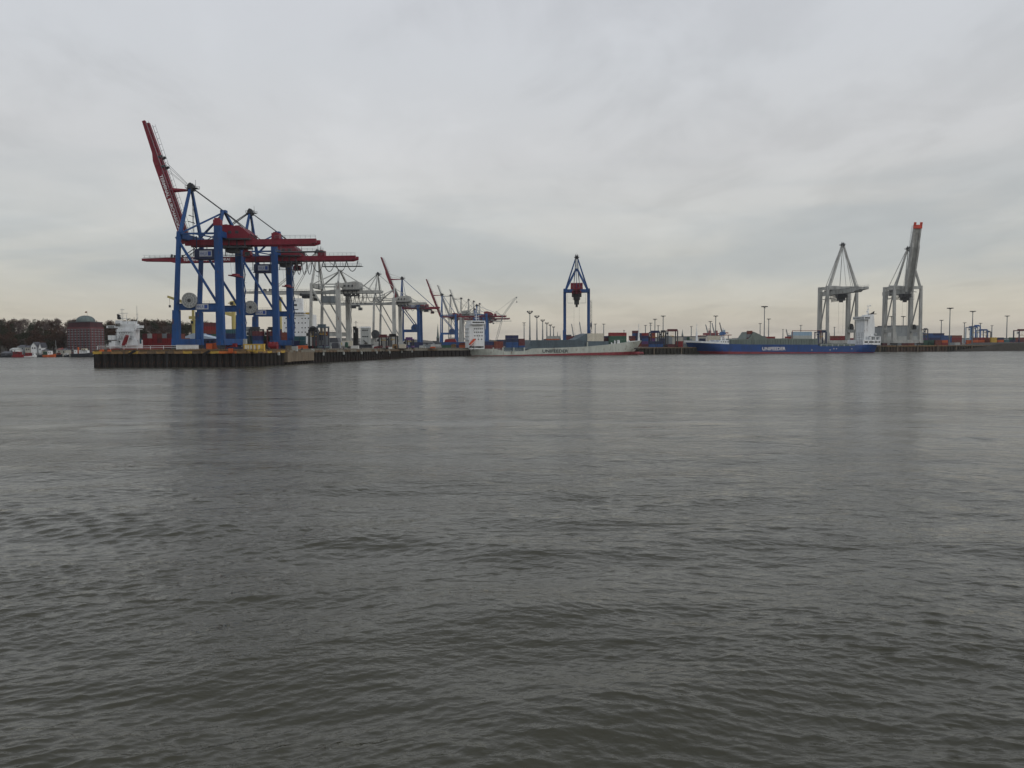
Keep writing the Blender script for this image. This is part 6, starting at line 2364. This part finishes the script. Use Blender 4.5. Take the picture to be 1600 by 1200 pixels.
        mb = MB(); a, b2 = P(px + .5, yb_), P(px + 4, yb_ - 3.5); mb.box(a.x, b2.x, -3, 6, a.z, b2.z); mb.beam(P(px + .8, yb_ - 3), P(px + .8, yb_ - 7), 1.2); mb.obj('machinery_house', 'pale blue' if px == 1129 else ('red' if red else 'far steel'), t)
    # long red far gantry
    fr = flat(1500, 1100)
    t = thing('girder_crane', 'low red travelling crane in front of the three small raised cranes', 'crane', fr.A, 0)
    P = lambda x, y, b=0.0: Vector((fr.sz(x, y)[0], b, fr.sz(x, y)[1]))
    mb = MB(); mb.beam(P(1089, 524.8), P(1143, 523.4), 1.6, 1.4); mb.obj('girder', 'red', t)
    mb = MB(); a, b2 = P(1099, 523.5), P(1121, 520.2); mb.box(a.x, b2.x, -4, 4, a.z, b2.z); mb.obj('machinery_house', 'crane red', t)
    mb = MB(); a, b2 = P(1124, 524), P(1134, 518.5); mb.prism([(a.x, a.z), (a.x + 2, b2.z), (b2.x - 3, b2.z), (b2.x, a.z + 2)], -4, 4); mb.obj('cabin', 'far blue', t)
    mb = MB()
    for x in (1095, 1108, 1122, 1138):
        mb.beam(P(x, 524), Vector((P(x, 524).x, 0, 5.5)), 1.2)
    mb.obj('leg', 'far steel', t)
    # low sheds on the skyline
    for lab, x0, x1, yt, d, m in (('long pale low shed left of the blue ship bow', 1041, 1104, 525.5, 1300, 'house wall'), ('grey low shed left of the church spire', 640, 676, 535.5, 1000, 'hall grey'),
                                  ('dark low building right of the church spire', 686, 700, 535, 1100, 'slate'), ('far pale sheds behind the grey ship bow', 1003, 1046, 527, 1200, 'hall grey'),
                                  ('grey stepped works on the skyline through the lone blue crane', 883, 893, 523, 1700, 'slate'), ('low works between the two far grey cranes', 898, 912, 526.5, 1800, 'hall grey'),
                                  ('low dark depot behind the green cargo wall', 1140, 1164, 529, 1100, 'slate'), ('low sheds behind the lone crane, right part', 920, 950, 529, 1400, 'hall grey'),
                                  ('small brown-roofed depot left of the dark container column', 1152, 1162, 528, 1000, 'kerb brown'), ('distant flat depot behind the grey ship bridge', 757, 830, 531.5, 1500, 'hall grey'),
                                  ('distant flat sheds right of the last grey crane', 1440, 1600, 528.5, 1500, 'hall grey')):
        fr = flat(d, x0)
        t = thing('storage_shed', lab, 'building', fr.A, 0)
        a, zt = fr.sz(x0, yt); b, _ = fr.sz(x1, yt)
        mb = MB(); mb.box(a, b, 0, 25, 5, zt - 1.2); w = mb.obj('wall', m, t)
        mb = MB(); mb.prism([(a - .4, zt - 1.2), (b + .4, zt - 1.2), (b - 1, zt), (a + 1, zt)], -.5, 25.5); mb.obj('roof', 'slate', t)
        for s in span(a, b, max(1, int((b - a) / 14))):
            link('door', window_mesh(3.2, 3.6, 'slate'), w, (s, -.05, 8))
    # wide gantry (bridge shape) right of the red straddle carrier
    # trees along the far bank to the right
    kinds = tree_meshes(91, 'bare twigs', .5)
    q = random.Random(8)
    for i in range(34):
        px = q.choice([q.uniform(1150, 1290), q.uniform(1440, 1600), q.uniform(930, 1060), q.uniform(700, 880)])
        d = q.uniform(1500, 1900)
        t = thing('tree', 'low grey tree on the distant skyline behind the terminal', 'tree', (xat(px, d), d, 5), q.uniform(0, 6), 'low trees on the distant skyline behind the terminal')
        link('crown', kinds[0], t); link('trunk', kinds[1], t)
        t.scale = (1.6, 1.2, .8)


far_things()

# ------------------------------------------------------------------ air
HAZE = 0.00005
if HAZE:
    mb = MB(); mb.box(-9500, 9500, -700, 9400, -2.5, 132)
    hm = bpy.data.materials.new('haze')
    hm.use_nodes = True
    t = NT(hm.node_tree)
    v = t.n('ShaderNodeVolumePrincipled')
    v.inputs['Color'].default_value = (.93, .93, .93, 1)
    v.inputs['Density'].default_value = HAZE
    v.inputs['Anisotropy'].default_value = .2
    o = t.n('ShaderNodeOutputMaterial')
    t.l(v.outputs[0], o.inputs['Volume'])
    tag(mb.obj('haze', hm), kind='stuff')
# ------------------------------------------------------------------ clutter on the pier edge
def clutter():
    q = random.Random(21)
    # bollards on the edge beams
    mb = MB(); mb.lathe([(.45, 0), (.3, .25), (.28, .7), (.5, .85), (.45, 1.05), (.1, 1.1)], n=10)
    me = mb.mesh('bollard', 'dark steel')
    pts = []
    for si in range(len(WALLPTS) - 1):
        a, b = WALLPTS[si], WALLPTS[si + 1]
        L = (b - a).length
        for k in range(int(L / 19)):
            pts.append(a.lerp(b, (k + .5) / max(1, int(L / 19))))
    for k, p in enumerate(pts):
        o = link('bollard', me, None, (p.x + .3, p.y + 1.2, zg(p.y)))
        px = int(800 + p.x / p.y * F)
        where = 'left of the crane feet' if px < 270 else 'in front of the foremost crane' if px < 350 else 'below the second crane' if px < 455 else 'along the receding quay'
        tag(o, 'small dark mooring bollard on the pier edge ' + where, 'bollard', 'bollards along the pier edge')
    # ladders on the wall face
    for px, lab in ((196, 'dark steel ladder on the pier head wall left of the crane'), (262, 'dark steel ladder on the pier head wall below the white block'), (366, 'dark steel ladder on the pier head wall below the orange block')):
        fr = Fr(WALLPTS[0], WALLPTS[1])
        s, _ = fr.sz(px, 560)
        p = fr.A + fr.d * s
        t = thing('wall_ladder', lab, 'ladder', (p.x, p.y, 0), fr.rz)
        mb = MB()
        for dx in (-.3, .3):
            mb.beam((dx, -1.35, .2), (dx, -1.35, 7.4), .12)
        mb.obj('rail', 'dark steel', t)
        mb = MB()
        for z in range(1, 14):
            mb.beam((-.3, -1.35, z * .52), (.3, -1.35, z * .52), .09)
        mb.obj('rungs', 'dark steel', t)
    # old tyres hung as fenders
    mb = MB(); n = 14
    mb.tube([(math.cos(i * 2 * math.pi / n) * .75, 0, math.sin(i * 2 * math.pi / n) * .75) for i in range(n + 1)], .3, 6)
    ty = mb.mesh('tyre_fender', 'black')
    fr = Fr(WALLPTS[3], WALLPTS[4])
    for k in range(7):
        p = fr.A + fr.d * (8 + k * 13.0) - fr.n * 1.15
        o = link('tyre_fender', ty, None, (p.x, p.y, 4.6 - (k % 3) * .5), fr.rz)
        tag(o, 'old black tyre hung as a fender on the receding quay wall', 'tyre', 'tyres hung on the receding quay wall')
    # work vans on the pier
    for px, d, m, lab in ((472, 448, 'white', 'small white work van on the pier behind the concrete bend'), (582, 545, 'white', 'small white work van on the pier near the grey reel'),
                          (655, 610, 'light grey', 'light grey work van on the quay left of the church spire'), (1388, 775, 'white', 'white work van on the quay below the grey shed')):
        t = thing('work_van', lab, 'van', (xat(px, d), d, zg(d)), 0)
        mb = MB(); mb.prism([(0, .35), (5.0, .35), (5.0, 1.2), (4.4, 1.35), (3.8, 2.2), (3.3, 2.35), (0, 2.35)], 0, 1.9); bd = mb.obj('body', m, t)
        mb = MB(); mb.prism([(3.5, 1.35), (4.25, 1.35), (3.75, 2.1), (3.5, 2.1)], -.03, 0); mb.obj('window', 'glass', bd)
        for x in (.9, 4.1):
            for y in (-.02, 1.72):
                mb = MB(); mb.lathe([(.1, 0), (.36, 0), (.36, .2), (.1, .2)], (x, y, .36), 12, 'y'); mb.obj('wheel', 'black', t)


clutter()
